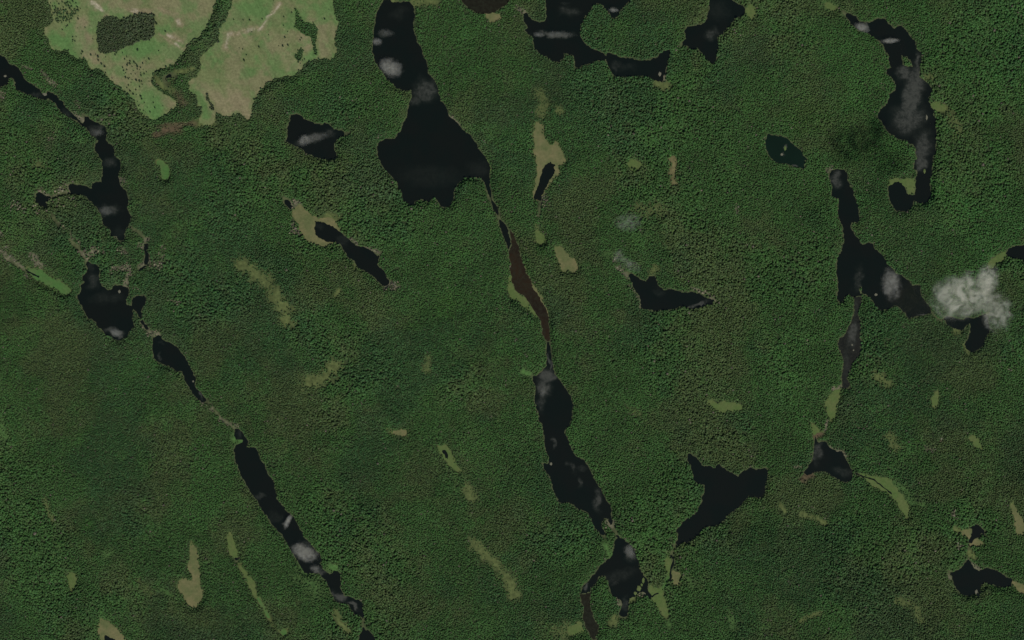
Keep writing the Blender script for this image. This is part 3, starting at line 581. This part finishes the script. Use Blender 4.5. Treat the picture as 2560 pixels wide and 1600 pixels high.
WATER_RGB = {'dark': (.0047, .0064, .0040), 'teal': (.0040, .0115, .0055), 'grey': (.0085, .0095, .0065), 'brown': (.0095, .0065, .0035), 'weedy': (.0065, .0070, .0038)}
def water_mat(key, kind):
    m_, nt, b = mat('water_' + key, WATER_RGB[kind], .05, .5)
    b.inputs['IOR'].default_value = 1.333
    if kind in ('brown', 'weedy'):                     # matted weed at the surface
        b.inputs['Roughness'].default_value = .6; b.inputs['Specular IOR Level'].default_value = .15
    geo = nt.nodes.new('ShaderNodeNewGeometry').outputs['Position']
    nv_ = nt.nodes.new('ShaderNodeTexNoise'); nv_.inputs['Scale'].default_value = .02; nv_.inputs['Detail'].default_value = 5
    nt.links.new(geo, nv_.inputs['Vector'])
    sub = nt.nodes.new('ShaderNodeVectorMath'); sub.operation = 'SUBTRACT'; nt.links.new(nv_.outputs['Color'], sub.inputs[0]); sub.inputs[1].default_value = (.5, .5, .5)
    sc = nt.nodes.new('ShaderNodeVectorMath'); sc.operation = 'MULTIPLY_ADD'; nt.links.new(sub.outputs[0], sc.inputs[0]); sc.inputs[1].default_value = (75, 75, 0); nt.links.new(geo, sc.inputs[2])
    tot = None
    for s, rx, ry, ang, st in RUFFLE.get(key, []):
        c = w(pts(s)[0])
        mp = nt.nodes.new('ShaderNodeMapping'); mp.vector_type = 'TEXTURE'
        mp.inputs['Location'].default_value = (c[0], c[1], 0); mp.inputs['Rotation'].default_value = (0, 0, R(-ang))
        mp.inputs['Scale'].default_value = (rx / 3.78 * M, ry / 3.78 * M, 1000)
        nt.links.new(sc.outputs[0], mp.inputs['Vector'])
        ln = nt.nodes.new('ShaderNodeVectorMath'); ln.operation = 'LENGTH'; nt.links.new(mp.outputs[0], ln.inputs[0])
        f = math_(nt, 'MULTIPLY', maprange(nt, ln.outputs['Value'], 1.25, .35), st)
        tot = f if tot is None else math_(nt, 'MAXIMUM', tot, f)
    fine = noise(nt, .045, 6, .65, geo)
    if tot is not None and kind not in ('brown', 'weedy'):
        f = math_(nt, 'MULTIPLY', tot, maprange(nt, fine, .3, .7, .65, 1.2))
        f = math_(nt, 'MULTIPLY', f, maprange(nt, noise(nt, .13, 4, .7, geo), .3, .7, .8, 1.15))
        b_r = math_(nt, 'MULTIPLY_ADD', f, .55, .05, clamp=True)
        nt.links.new(b_r, b.inputs['Roughness'])
        nt.links.new(math_(nt, 'MULTIPLY_ADD', f, .5, .5), b.inputs['Specular IOR Level'])
    alt = {'dark': (.0037, .0064, .0040), 'teal': (.0035, .0100, .0045), 'grey': (.013, .013, .0095), 'brown': (.018, .0105, .0045), 'weedy': (.0085, .0075, .0040)}[kind]
    cc = mix(nt, maprange(nt, noise(nt, .006, 4, .5, geo), .4, .62), WATER_RGB[kind], alt)
    if kind in ('brown', 'grey', 'weedy'):
        cc = mix(nt, maprange(nt, noise(nt, .06, 8, .8, geo), .42, .62), cc, {'brown': (.017, .016, .009), 'grey': (.019, .020, .014), 'weedy': (.014, .016, .009)}[kind])
    if tot is not None and kind not in ('brown', 'weedy'):    # sheen of the ruffled patches painted into the water colour
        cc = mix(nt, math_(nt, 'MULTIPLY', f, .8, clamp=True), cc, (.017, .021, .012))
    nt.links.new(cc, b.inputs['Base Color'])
    return m_
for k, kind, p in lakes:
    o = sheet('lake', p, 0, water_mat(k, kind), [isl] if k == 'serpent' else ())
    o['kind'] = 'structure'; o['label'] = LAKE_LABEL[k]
ms_ = water_mat('stream', 'dark')
for i, (p, lab) in enumerate(streams):
    o = sheet('creek', p, .06 + .004 * i, ms_); o['kind'] = 'structure'; o['label'] = lab

ISLETS = [('30 162,1400', 14, 26, 'tiny green islet in the middle of the dark teal pond'), ('30 130,1458', 14, 15, 'tiny pale islet, the lower one in the dark teal pond'),
 ('30 1500,1110', 10, 28, 'thin pale islet near the east shore of the serpentine lake'), ('31 1480,105', 12, 24, 'thin green islet near the south end of the serpentine lake'),
 ('20 1397,700', 16, 24, 'small pale islet in the south-east arm of the top lake'), ('32 795,235', 9, 10, 'tiny pale islet, the upper one in the narrow grey pond'),
 ('32 808,285', 8, 9, 'tiny pale islet, the lower one in the narrow grey pond'), ('00 50,718', 16, 12, 'pale rock at the left edge of the chain lake'),
 ('00 425,890', 22, 16, 'pale gravel bar at the bend of the chain lake'), ('01 1128,1243', 14, 18, 'pale rock in the north-east bay of the broad black lake'),
 ('23 1240,950', 14, 30, 'reed island, upper one by the east shore of the forked lake'), ('23 1200,1025', 24, 34, 'reed island, lower one by the east shore of the forked lake'),
 ('23 1165,1070', 18, 20, 'reed island, lowest one by the east shore of the forked lake'), ('23 1225,990', 12, 16, 'reed islet between the two larger reed islands of the forked lake'), ('33 1970,1060', 16, 26, 'pale bar in the south-east notch of the whale shaped lake'), ('02 1825,580', 9, 11, 'tiny pale rock in the tail of the spindle shaped lake'),
 ('31 1020,1272', 16, 14, 'tiny pale rock by the south shore of the large dark lake'), ('22 368,1360', 14, 16, 'tiny pale point on the west shore of the long dark lake')]
def islet(s, rx, ry, lab, seed):
    rd = random.Random(seed); c = w(pts(s)[0]); V = [(0, 0, .9)]; F = []; n = 14
    for q, z in ((.55, .7), (1., -.25)):
        for k in range(n):
            a = k / n * 6.283; j = rd.uniform(.75, 1.2) * q
            V.append((math.cos(a) * rx / 3.78 * M * j, math.sin(a) * ry / 3.78 * M * j, z))
    for k in range(n):
        F.append((0, 1 + k, 1 + (k + 1) % n)); F.append((1 + k, 1 + n + k, 1 + n + (k + 1) % n, 1 + (k + 1) % n))
    me = bpy.data.meshes.new('islet'); me.from_pydata(V, [], F); me.update()
    o = link('islet', me, MAT_ROCK if 'pale' in lab else MAT_MEADOW['olive']); o.location = (c[0], c[1], 0)
    o['kind'] = 'structure'; o['label'] = lab
MAT_ROCK, nt, b = mat('pale_rock', C_ROCK)
nt.links.new(ramp(nt, noise(nt, .3, 5), [(.3, (.09, .09, .06)), (.7, (.16, .155, .11))]), b.inputs['Base Color'])
for i, a in enumerate(ISLETS): islet(*a, 900 + i)

# ------------------------------------------------------------------ tree models
def crown_mesh(name, kind, seed):
    """leaf clumps through a crown volume; unit tree: crown radius about 1, height in the same unit"""
    rd = random.Random(seed)
    V, F = [], []
    def clump(c, s, up):
        n = Vector((rd.gauss(0, 1), rd.gauss(0, 1), rd.gauss(0, 1) + up)).normalized()
        t = n.orthogonal().normalized(); bt = n.cross(t); a = rd.random() * 6.28
        i = len(V)
        for k in range(4):
            q = a + k * 1.571; r_ = s * rd.uniform(.7, 1.25)
            V.append(Vector(c) + t * math.cos(q) * r_ + bt * math.sin(q) * r_ + n * rd.uniform(-.25, .25) * s)
        F.append((i, i + 1, i + 2)); F.append((i, i + 2, i + 3))
    if kind == 'spruce':
        H = 3.0; z0 = .35
        n = 11; top = len(V); V.append(Vector((rd.uniform(-.05, .05), rd.uniform(-.05, .05), H)))
        prev = None
        for L in range(5):
            t = (L + 1) / 5; ring = []
            for k in range(n):
                a = k / n * 6.283 + rd.uniform(-.2, .2); r_ = t * .8 * rd.uniform(.6, 1.15)
                ring.append(len(V)); V.append(Vector((math.cos(a) * r_, math.sin(a) * r_, H - t * (H - z0) + rd.uniform(-.1, .1))))
            for k in range(n):
                if prev is None: F.append((top, ring[k], ring[(k + 1) % n]))
                else: F.append((prev[k], ring[k], ring[(k + 1) % n], prev[(k + 1) % n]))
            prev = ring
        for _ in range(110):
            t = rd.random() ** .6; a = rd.random() * 6.283; r_ = t * rd.uniform(.7, 1.05)
            clump((math.cos(a) * r_, math.sin(a) * r_, H - t * (H - z0) - .03), .22, .8)
    else:
        H = 1.5 if kind == 'broad' else 1.75
        lobes = [(Vector((0, 0, H)), .72)] + [(Vector((math.cos(a) * .48, math.sin(a) * .48, H + rd.uniform(-.35, .15))), rd.uniform(.38, .55)) for a in [rd.uniform(0, .8) + k * 1.25 for k in range(5)]]
        for c, r0 in lobes:                       # uneven lobes
            n = 7; rows_ = 4; base_ = len(V)
            V.append(c + Vector((0, 0, r0 * .9)))
            for L in range(1, rows_):
                ph = L / rows_ * 2.4
                for k in range(n):
                    a = k / n * 6.283 + L * .4; r_ = r0 * rd.uniform(.78, 1.12)
                    V.append(c + Vector((math.sin(ph) * math.cos(a) * r_, math.sin(ph) * math.sin(a) * r_, math.cos(ph) * r_ * .85)))
            for k in range(n):
                F.append((base_, base_ + 1 + k, base_ + 1 + (k + 1) % n))
                for L in range(rows_ - 2):
                    q = base_ + 1 + L * n
                    F.append((q + k, q + n + k, q + n + (k + 1) % n, q + (k + 1) % n))
        for _ in range(120):
            c, r0 = rd.choice(lobes)
            d = Vector((rd.gauss(0, 1), rd.gauss(0, 1), abs(rd.gauss(0, 1)) + .1)).normalized()
            clump(c + d * r0 * rd.uniform(.85, 1.15), .17, .5)
    me = bpy.data.meshes.new(name)
    me.from_pydata([tuple(v) for v in V], [], F); me.update()
    return me
def trunk_mesh(name, seed, h):
    rd = random.Random(seed); V, F = [], []
    def tube(a, b, r0, r1, n=6, seg=3):
        a = Vector(a); b = Vector(b); d = (b - a).normalized(); t = d.orthogonal().normalized(); bt = d.cross(t); st = len(V)
        for s in range(seg + 1):
            u_ = s / seg; c = a.lerp(b, u_) + (t * rd.uniform(-.01, .01) if 0 < s < seg else Vector()); r_ = r0 + (r1 - r0) * u_
            for k in range(n):
                V.append(c + (t * math.cos(k / n * 6.283) + bt * math.sin(k / n * 6.283)) * r_)
        for s in range(seg):
            for k in range(n):
                q = st + s * n; F.append((q + k, q + (k + 1) % n, q + n + (k + 1) % n, q + n + k))
    tube((0, 0, -.05), (0, 0, h), .085, .03)
    for k in range(5):
        a = k * 1.26 + rd.uniform(-.3, .3); z = h * rd.uniform(.45, .8)
        tube((0, 0, z), (math.cos(a) * .45, math.sin(a) * .45, z + .3), .035, .012, 5, 2)
    me = bpy.data.meshes.new(name); me.from_pydata([tuple(v) for v in V], [], F); me.update()
    return me

def leaf_mat(name, inst):
    m_, nt, b = mat(name, (.04, .08, .03), .75, .25)
    if inst:
        a = attr(nt, 'tint', 'INSTANCER'); c = a.outputs['Color']
    else:
        oi = nt.nodes.new('ShaderNodeObjectInfo'); c = ramp(nt, oi.outputs['Random'], [(0, (.022, .045, .018)), (.6, (.03, .06, .024)), (1, (.045, .075, .028))])
    tc = nt.nodes.new('ShaderNodeTexCoord')
    v = ramp(nt, noise(nt, 2.2, 3, .6, tc.outputs['Object']), [(.3, (.72, .74, .7)), (.7, (1.25, 1.22, 1.2))])
    nt.links.new(mix(nt, 1.0, c, v, 'MULTIPLY'), b.inputs['Base Color'])
    return m_
MAT_LEAF = leaf_mat('foliage', False); MAT_FOREST = leaf_mat('forest_foliage', True)
MAT_BARK, nt, b = mat('bark', (.09, .07, .05))
nt.links.new(ramp(nt, noise(nt, 3, 5), [(.3, (.06, .045, .03)), (.7, (.13, .10, .075))]), b.inputs['Base Color'])

kinds = [('spruce', 1, 2.4), ('spruce', 2, 2.4), ('broad', 3, 1.2), ('broad', 4, 1.2), ('tall', 5, 1.4)]
crowns = []; trunks = []
for kd, sd_, th in kinds:
    c = crown_mesh(kd + '_crown', kd, sd_); c.materials.append(MAT_LEAF)
    t = trunk_mesh(kd + '_trunk', sd_ + 50, th); t.materials.append(MAT_BARK)
    crowns.append(c); trunks.append(t)

# ------------------------------------------------------------------ lone trees in the clearing, each its own object
LONE = {
 'dark trees in the clearing\'s green south tip': ('lone trees in the green south tip of the clearing',
   '00 1330,910 1340,935 1285,850 1450,970 1450,920 1355,1045 1365,970 1310,1000 1375,1060 1260,890 1300,960 1345,1075 1230,860 1540,1000 1215,800 1270,950 1200,830 1320,990 1325,1040 1370,1080 1290,895 1465,1020 1420,1060 1395,1015'),
 'bushy trees amid the west clearing': ('lone trees clustered in the middle of the west clearing',
   '00 1190,690 1200,660 1230,605 1280,600 1320,660 1335,715 1190,735 1225,735 1250,755 1320,755 1400,740 1260,670 1300,630 1350,600 1365,550 1380,580 1410,560 1210,600 1175,700 1170,670 1280,700 1240,700 1320,820 1320,770 1290,760 1345,800 1215,810 1180,560 1195,525 1200,540 1215,745 1340,770 1330,690 1300,655 1355,660 1385,680 1250,630 1270,590 1295,615 1330,640 1230,580 1160,640 1365,700 1410,770 1240,780 1205,620'),
 'single trees around the square copse': ('lone trees around the square copse',
   '00 1303,465 1300,475 1563,297 1480,225 1475,215 905,515 930,540 1000,540 1090,520 1100,500 780,490 770,510 990,630 960,605 930,570 880,370 850,240 805,260 740,180 735,265 630,250 620,260 690,350 700,370 710,390 690,380 710,500 650,470 1000,690 1060,740 520,430 640,240 590,280 660,210 1415,380 1500,480 1550,430 860,520 1160,500 720,345 685,395'),
 'small trees dotting the east clearing': ('lone trees on the east part of the clearing',
   '00 2262,455 2295,465 2305,565 2310,575 2300,190 2380,300 2400,940 2210,185 2360,190 2330,520 10 30,445 215,435 255,437 305,430 265,160 275,355 260,240 430,360 420,380 165,10 300,300 480,330 120,330 60,180 540,210 690,90 650,180 340,120 375,520 390,560 400,590 420,600 440,570 460,560'),
 'ragged trees at the clearing corner': ('ragged thicket at the north-west corner of the clearing',
   '00 500,60 530,100 560,40 600,70 640,110 680,60 720,30 700,90 650,150 600,140 570,170 520,150 530,190 560,200 600,195 640,190 680,150 480,30 540,15 590,20 640,20 690,15 725,60 740,100 560,120 620,100 500,120 740,150 760,80 660,80 610,30 575,80 515,30 700,130 625,160 545,150 585,215 550,215 735,75 670,35 480,80 605,175 650,55 690,110'),
}
ORD = 'first second third fourth fifth sixth seventh eighth ninth tenth eleventh twelfth thirteenth fourteenth fifteenth sixteenth seventeenth eighteenth nineteenth twentieth'.split()
TENS = {2: 'twenty', 3: 'thirty', 4: 'forty'}
def ordinal(k):
    if k <= 20: return ORD[k - 1]
    if k % 10 == 0: return {30: 'thirtieth', 40: 'fortieth'}[k]
    return TENS[k // 10] + '-' + ORD[k % 10 - 1]
first = {}
for lab, (grp, s) in LONE.items():
    qs = sorted(pts(s), key=lambda q: q[1])
    for j, q in enumerate(qs):
        kd = random.choice([0, 1, 0, 2, 3, 4]) if 'bushy' not in lab else random.choice([2, 3, 4])
        name = 'spruce_tree' if kinds[kd][0] == 'spruce' else 'leafy_tree'
        r_ = random.choice((2.0, 2.6, 3.2, 3.8, 4.8)) * random.uniform(.9, 1.15)
        x, y, _ = w(q)
        if kd not in first:
            root = bpy.data.objects.new(name, None)
            cr = bpy.data.objects.new('crown', crowns[kd]); tr = bpy.data.objects.new('trunk', trunks[kd])
            cr.parent = root; tr.parent = root
            first[kd] = (root, cr, tr)
        else:
            r0, c0, t0 = first[kd]
            root = r0.copy(); cr = c0.copy(); tr = t0.copy(); cr.parent = root; tr.parent = root
        for o in (root, cr, tr): col.objects.link(o)
        root.location = (x, y, -.12); root.rotation_euler = (0, 0, random.random() * 6.28)
        root.scale = (r_, r_, r_ * random.uniform(.9, 1.2))
        root['label'] = (ordinal(j + 1) + ' from the top of the ' + lab) if j else ('topmost of the ' + lab); root['category'] = 'tree'; root['group'] = grp

# ------------------------------------------------------------------ the forest: one mass, hundreds of thousands of trees
SP = 3.5                                                        # spacing, photograph pixels
ys = np.arange(-MG + 4, 1600 + MG - 4, SP * .87)
P = []
for i, y in enumerate(ys):
    xs = np.arange(-MG + 4, 2560 + MG - 4, SP) + (SP / 2 if i % 2 else 0)
    P.append(np.stack([xs, np.full(len(xs), y)], -1))
P = np.vstack(P); P += rng.uniform(-.5, .5, P.shape) * SP * .95
px, py = P[:, 0], P[:, 1]
n = len(px); rnd = rng.random(n)
# coarse-crowned old stands towards the north-east and in scattered patches
old = np.clip(sstep(.5, .66, fbm(21, px, py, 230, 3) + .16 * sstep(1500, 2500, px) * (1 - sstep(500, 900, py)) - .03), 0, 1)
keep = rnd > .34 * old
keep &= samp(wb, px, py) < .16
om = samp(clearing & ~copse & ~sparse, px, py)
omb = samp(blur(clearing & ~copse & ~sparse, 1), px, py)
thick = samp(blur(sparse, 5) * clearing, px, py)
keep &= rng.random(n) > np.where(thick > .02, 1.02 - .72 * thick * sstep(.42, .6, fbm(29, px, py, 16, 3)), 0)
keep &= ~(om | (omb > .35))
mbb = samp(blur(meadow, 4), px, py) + (rng.random(n) - .5) * .6 + (fbm(28, px, py, 11, 3) - .5) * .5
keep &= mbb < .45
sf = samp(soft_all, px, py)
keep &= rng.random(n) > sf * 1.05
gap = fbm(23, px, py, 7, 3)
crease = np.maximum(1 - np.abs(fbm(41, px, py, 95, 4, .6) - .5) * 34, 0) * sstep(.5, .62, fbm(42, px, py, 120, 3))
keep &= rng.random(n) > crease * .55
keep &= gap < .76
P = P[keep]; px, py = P[:, 0], P[:, 1]; n = len(px); old = old[keep]; crease = crease[keep]; sf = sf[keep]; mbb = mbb[keep]
S = np.where(rng.random(n) < .05, 1.3, 1.0) * rng.uniform(3.2, 4.6, n) * (1 + .45 * old) * (.86 + .28 * fbm(24, px, py, 40, 3))
S *= 1 - .35 * np.clip(sf + np.clip(mbb, 0, .4), 0, 1)
cps = samp(copse, px, py)
S[cps] *= .92
brown = sstep(.47, .66, fbm(31, px, py, 150, 5, .65)); blue = sstep(.48, .66, fbm(32, px, py, 190, 4, .6)); lime = sstep(.58, .72, fbm(33, px, py, 85, 5, .65))
pale_ = (fbm(34, px, py, 60, 4) - .5)
T = np.tile(np.array((.054, .129, .035)), (n, 1))
def tl(f, c):
    global T
    T = T * (1 - f[:, None]) + np.array(c) * f[:, None]
tl(crease * .35, (.075, .14, .050)); tl(brown * .75, (.086, .120, .045)); tl(blue * .4, (.044, .112, .050)); tl(lime * .55, (.058, .150, .036))
def spot(s, rr, f, c):
    q = pts(s)[0]; d = np.hypot(px - q[0], py - q[1]) / rr + (fbm(35, px, py, 40, 3) - .5) * 1.2
    tl(f * (1 - sstep(.4, 1.2, d)), c)
spot('30 2200,250', 130, .5, (.055, .155, .042)); spot('31 2050,650', 130, .5, (.052, .15, .040)); spot('02 1570,1020', 24, .8, (.07, .17, .045)); spot('03 1650,100', 26, .6, (.065, .15, .04)); spot('03 830,420', 22, .7, (.06, .17, .035))
spot('02 1080,680', 22, .5, (.06, .16, .04)); spot('32 1330,950', 28, .6, (.05, .14, .03)); spot('11 1800,1380', 40, .5, (.06, .15, .03)); spot('30 400,1100', 60, .4, (.07, .13, .03))
spot('30 1300,900', 330, .4, (.050, .145, .034)); spot('10 2250,600', 150, .35, (.050, .145, .036)); spot('31 1500,700', 260, .3, (.050, .145, .034))
m8 = samp(blur(meadow, 7), px, py) * (1 - np.clip(samp(blur(water, 6), px, py) * 2, 0, 1)); tl(np.clip(m8 * 1.6, 0, .65) * rng.uniform(.5, 1, n), (.080, .140, .042))
f = np.clip(sf * 1.2 + np.clip(mbb, 0, .4) * .8, 0, .85); tl(f * .9, (.098, .158, .052))
fr = samp(openf['rock'], px, py); snag = rng.random(n) < fr * 1.1; T[snag] = np.array((.20, .19, .13)) * rng.uniform(.6, 1.25, (snag.sum(), 1))
fb = samp(openf['brown'], px, py); tl(np.clip(fb * 1.3, 0, .8), (.13, .10, .06))
corr = samp(blur(clearing, 26), px, py) * (~cps); tl(np.clip(corr - .1, 0, .6) * .8, (.070, .092, .048))
tl(cps * .75 * (px < 600), (.068, .080, .046))
T *= (1 + .4 * pale_ + rng.normal(0, .10, n))[:, None]
T *= (1 + rng.normal(0, .05, (n, 3)))
dead = rng.random(n) < .004
T[dead] = np.array((.17, .15, .115)) * rng.uniform(.6, 1.1, (dead.sum(), 1))
T = np.clip(T, .012, .4)
Zt = ground_z(px, py) - .1
spr = np.clip(.35 + .9 * (blue - lime) * .4, .1, .8)
r1 = rng.random(n); pick = np.where(r1 < spr, rng.integers(0, 2, n), rng.integers(2, 5, n))
fm = bpy.data.meshes.new('forest')
fm.vertices.add(n)
fm.vertices.foreach_set('co', np.stack([(px - 1280) * M, (800 - py) * M, Zt], -1).astype(np.float32).ravel())
a = fm.attributes.new('tint', 'FLOAT_COLOR', 'POINT'); a.data.foreach_set('color', np.hstack([T, np.ones((n, 1))]).astype(np.float32).ravel())
a = fm.attributes.new('size', 'FLOAT_VECTOR', 'POINT'); a.data.foreach_set('vector', np.stack([S, S, S * rng.uniform(.8, 1.25, n)], -1).astype(np.float32).ravel())
a = fm.attributes.new('turn', 'FLOAT_VECTOR', 'POINT'); a.data.foreach_set('vector', np.stack([rng.normal(0, .05, n), rng.normal(0, .05, n), rng.random(n) * 6.28], -1).astype(np.float32).ravel())
a = fm.attributes.new('pick', 'INT', 'POINT'); a.data.foreach_set('value', pick.astype(np.int32))
fo = link('forest', fm)
fo['kind'] = 'stuff'; fo['label'] = 'dense mixed green forest covering all the land between the lakes'; fo['category'] = 'forest'
ng = bpy.data.node_groups.new('forest', 'GeometryNodeTree')
ng.interface.new_socket('Geometry', in_out='INPUT', socket_type='NodeSocketGeometry'); ng.interface.new_socket('Geometry', in_out='OUTPUT', socket_type='NodeSocketGeometry')
N = ng.nodes; Lk = ng.links
gi = N.new('NodeGroupInput'); go = N.new('NodeGroupOutput'); iop = N.new('GeometryNodeInstanceOnPoints'); g2i = N.new('GeometryNodeGeometryToInstance')
join = []
for kd in range(5):
    _, c0, t0 = first[kd]
    oc = N.new('GeometryNodeObjectInfo'); oc.inputs['Object'].default_value = c0
    ot = N.new('GeometryNodeObjectInfo'); ot.inputs['Object'].default_value = t0
    sm = N.new('GeometryNodeSetMaterial'); sm.inputs['Material'].default_value = MAT_FOREST
    Lk.new(oc.outputs['Geometry'], sm.inputs['Geometry'])
    jj = N.new('GeometryNodeJoinGeometry'); Lk.new(sm.outputs[0], jj.inputs[0]); Lk.new(ot.outputs['Geometry'], jj.inputs[0])
    gg = N.new('GeometryNodeGeometryToInstance'); Lk.new(jj.outputs[0], gg.inputs[0]); join.append(gg)
J = N.new('GeometryNodeJoinGeometry')
for gg in reversed(join): Lk.new(gg.outputs[0], J.inputs[0])
def nattr(nm, dt):
    q = N.new('GeometryNodeInputNamedAttribute'); q.data_type = dt; q.inputs['Name'].default_value = nm
    return [o for o in q.outputs if o.enabled and o.name == 'Attribute'][0]
Lk.new(gi.outputs[0], iop.inputs['Points']); Lk.new(J.outputs[0], iop.inputs['Instance'])
iop.inputs['Pick Instance'].default_value = True
Lk.new(nattr('pick', 'INT'), iop.inputs['Instance Index']); Lk.new(nattr('size', 'FLOAT_VECTOR'), iop.inputs['Scale'])
Lk.new(nattr('turn', 'FLOAT_VECTOR'), iop.inputs['Rotation'])
Lk.new(iop.outputs[0], go.inputs[0])
mod = fo.modifiers.new('trees', 'NODES'); mod.node_group = ng
print('forest trees', n)

# ------------------------------------------------------------------ clouds, plus vapour added to imitate lake glints (real volumes above the ground)
def cloud_mat(name, dens, scale, soft):
    m_ = bpy.data.materials.new(name); m_.use_nodes = True; nt = m_.node_tree
    for x in list(nt.nodes):
        if x.type == 'BSDF_PRINCIPLED': nt.nodes.remove(x)
    out = [x for x in nt.nodes if x.type == 'OUTPUT_MATERIAL'][0]
    pv = nt.nodes.new('ShaderNodeVolumePrincipled'); pv.inputs['Color'].default_value = (.99, .965, .87, 1)
    tc = nt.nodes.new('ShaderNodeTexCoord'); ln = nt.nodes.new('ShaderNodeVectorMath'); ln.operation = 'LENGTH'
    nt.links.new(tc.outputs['Object'], ln.inputs[0])
    geo = nt.nodes.new('ShaderNodeNewGeometry').outputs['Position']
    wp = nt.nodes.new('ShaderNodeTexNoise'); wp.inputs['Scale'].default_value = scale * .8; wp.inputs['Detail'].default_value = 2
    nt.links.new(geo, wp.inputs['Vector'])
    sub = nt.nodes.new('ShaderNodeVectorMath'); sub.operation = 'SUBTRACT'; nt.links.new(wp.outputs['Color'], sub.inputs[0]); sub.inputs[1].default_value = (.5, .5, .5)
    ma = nt.nodes.new('ShaderNodeVectorMath'); ma.operation = 'MULTIPLY_ADD'; nt.links.new(sub.outputs[0], ma.inputs[0])
    ma.inputs[1].default_value = (1.1 / scale, .8 / scale, .5 / scale); nt.links.new(geo, ma.inputs[2])
    nz = noise(nt, scale, 7, .66, ma.outputs[0])
    fall = maprange(nt, math_(nt, 'ADD', ln.outputs['Value'], math_(nt, 'MULTIPLY_ADD', nz, -1.5 if soft else -1.2, .72 if soft else .58)), 1.0, .25)
    fil = maprange(nt, noise(nt, scale * 2.3, 5, .65, ma.outputs[0]), *((.3, .75, .2, 1.) if soft else (.43, .68, .07, 1.)))
    edge = maprange(nt, ln.outputs['Value'], 1.0, .8)
    v = math_(nt, 'MULTIPLY', math_(nt, 'MULTIPLY', fall, fil), edge)
    nt.links.new(math_(nt, 'MULTIPLY', v, dens), pv.inputs['Density'])
    pv.inputs['Anisotropy'].default_value = .2
    nt.links.new(pv.outputs[0], out.inputs['Volume'])
    m_.cycles.volume_step_rate = .5
    return m_
def cloud(name, s, rx, ry, ang, z, hz, dens, lab, scale=.012, thr=.62, cat='cloud'):
    bm = bmesh.new(); bmesh.ops.create_icosphere(bm, subdivisions=3, radius=1.0)
    me = bpy.data.meshes.new(name); bm.to_mesh(me); bm.free()
    o = link(name, me, cloud_mat(name, dens, scale, name == 'glint_mist'))
    c = w(pts(s)[0]); o.location = (c[0] * (1 - z / CAM_H), c[1] * (1 - z / CAM_H), z)
    o.scale = (rx / 3.78 * M, ry / 3.78 * M, hz); o.rotation_euler = (0, 0, R(-ang))
    o['label'] = lab; o['category'] = cat
    return o
cloud('cloud', '31 1850,1280', 370, 245, -8, 1110, 60, .041, 'white ragged cloud west of the hooked black pond', .011)
cloud('cloud', '31 2070,1130', 130, 180, 15, 1125, 45, .046, 'upright white cloud tuft on the north-east side of the ragged cloud', .016)
cloud('cloud', '31 2170,1440', 170, 220, 0, 1100, 45, .028, 'thin grey-green cloud trailing over the east side of the hooked pond', .016)
cloud('cloud', '21 1100,590', 165, 110, 8, 930, 35, .013, 'small faint cloud wisp alone over mid forest', .018)
cloud('cloud', '21 1100,985', 170, 70, 30, 930, 30, .013, 'faint cloud streak over the boomerang lake tip', .02)
cloud('cloud', '21 1010,900', 75, 95, 0, 930, 30, .012, 'faint upright cloud puff north of the boomerang lake tip', .02)
def glint_mist(s, rx, ry, ang, dens, lab): return cloud('glint_mist', s, rx, ry, ang, 26, 18, dens * .7, lab, .028, 0, 'glint_mist')  # low soft volumes added in place of bright glints on the water
glint_mist('10 1275,640', 150, 110, 20, .055, 'bright vapour patch imitating glint on the north arm of the large black lake')
glint_mist('10 1145,392', 60, 50, 0, .035, 'small vapour puff imitating glint by the west shore of the large black lake')
glint_mist('10 1230,310', 90, 50, 0, .016, 'faint vapour streak imitating glint near the top of the large black lake')
glint_mist('13 460,690', 165, 100, 22, .055, 'broad cream vapour patch imitating glint across the long narrow lake')
glint_mist('13 300,395', 34, 95, 25, .06, 'slim cream vapour streak imitating glint across the long narrow lake')
glint_mist('13 565,840', 70, 50, 20, .022, 'pinkish vapour patch imitating glint at the narrows of the long lake')
glint_mist('31 1165,1170', 120, 190, -5, .042, 'pale vapour patch imitating glint over the east lobe of the large dark lake')
glint_mist('30 885,258', 95, 50, 22, .045, 'ragged vapour patch imitating glint near the head of the serpentine lake')
glint_mist('30 1150,385', 115, 30, -3, .05, 'flat vapour streak imitating glint on the upper serpentine lake')
glint_mist('10 450,1325', 70, 75, 20, .03, 'vapour puff imitating glint on the kite shaped lake')
glint_mist('10 560,1300', 170, 50, -12, .012, 'faint vapour streak imitating glint across the kite shaped lake')
glint_mist('20 255,328', 70, 30, 5, .03, 'small vapour streak imitating glint near the west shore of the top lake')
glint_mist('20 450,325', 190, 40, 3, .015, 'faint vapour streak imitating glint across the top lake')
glint_mist('20 960,95', 60, 26, 5, .04, 'small vapour streak imitating glint in the east arm of the top lake')
glint_mist('02 1100,120', 80, 50, 15, .04, 'vapour curl imitating glint at the foot of the broad black lake')
glint_mist('23 1110,670', 60, 85, -15, .022, 'vapour puff imitating glint in the head of the forked lake')
glint_mist('22 290,680', 40, 60, 10, .016, 'faint vapour puff imitating glint near the head of the pear shaped lake')
glint_mist('00 930,1250', 70, 40, 10, .018, 'faint vapour puff imitating glint on the lower chain lake')
glint_mist('01 1000,480', 90, 50, 5, .016, 'faint vapour streak imitating glint on the wide part of the chain lake')
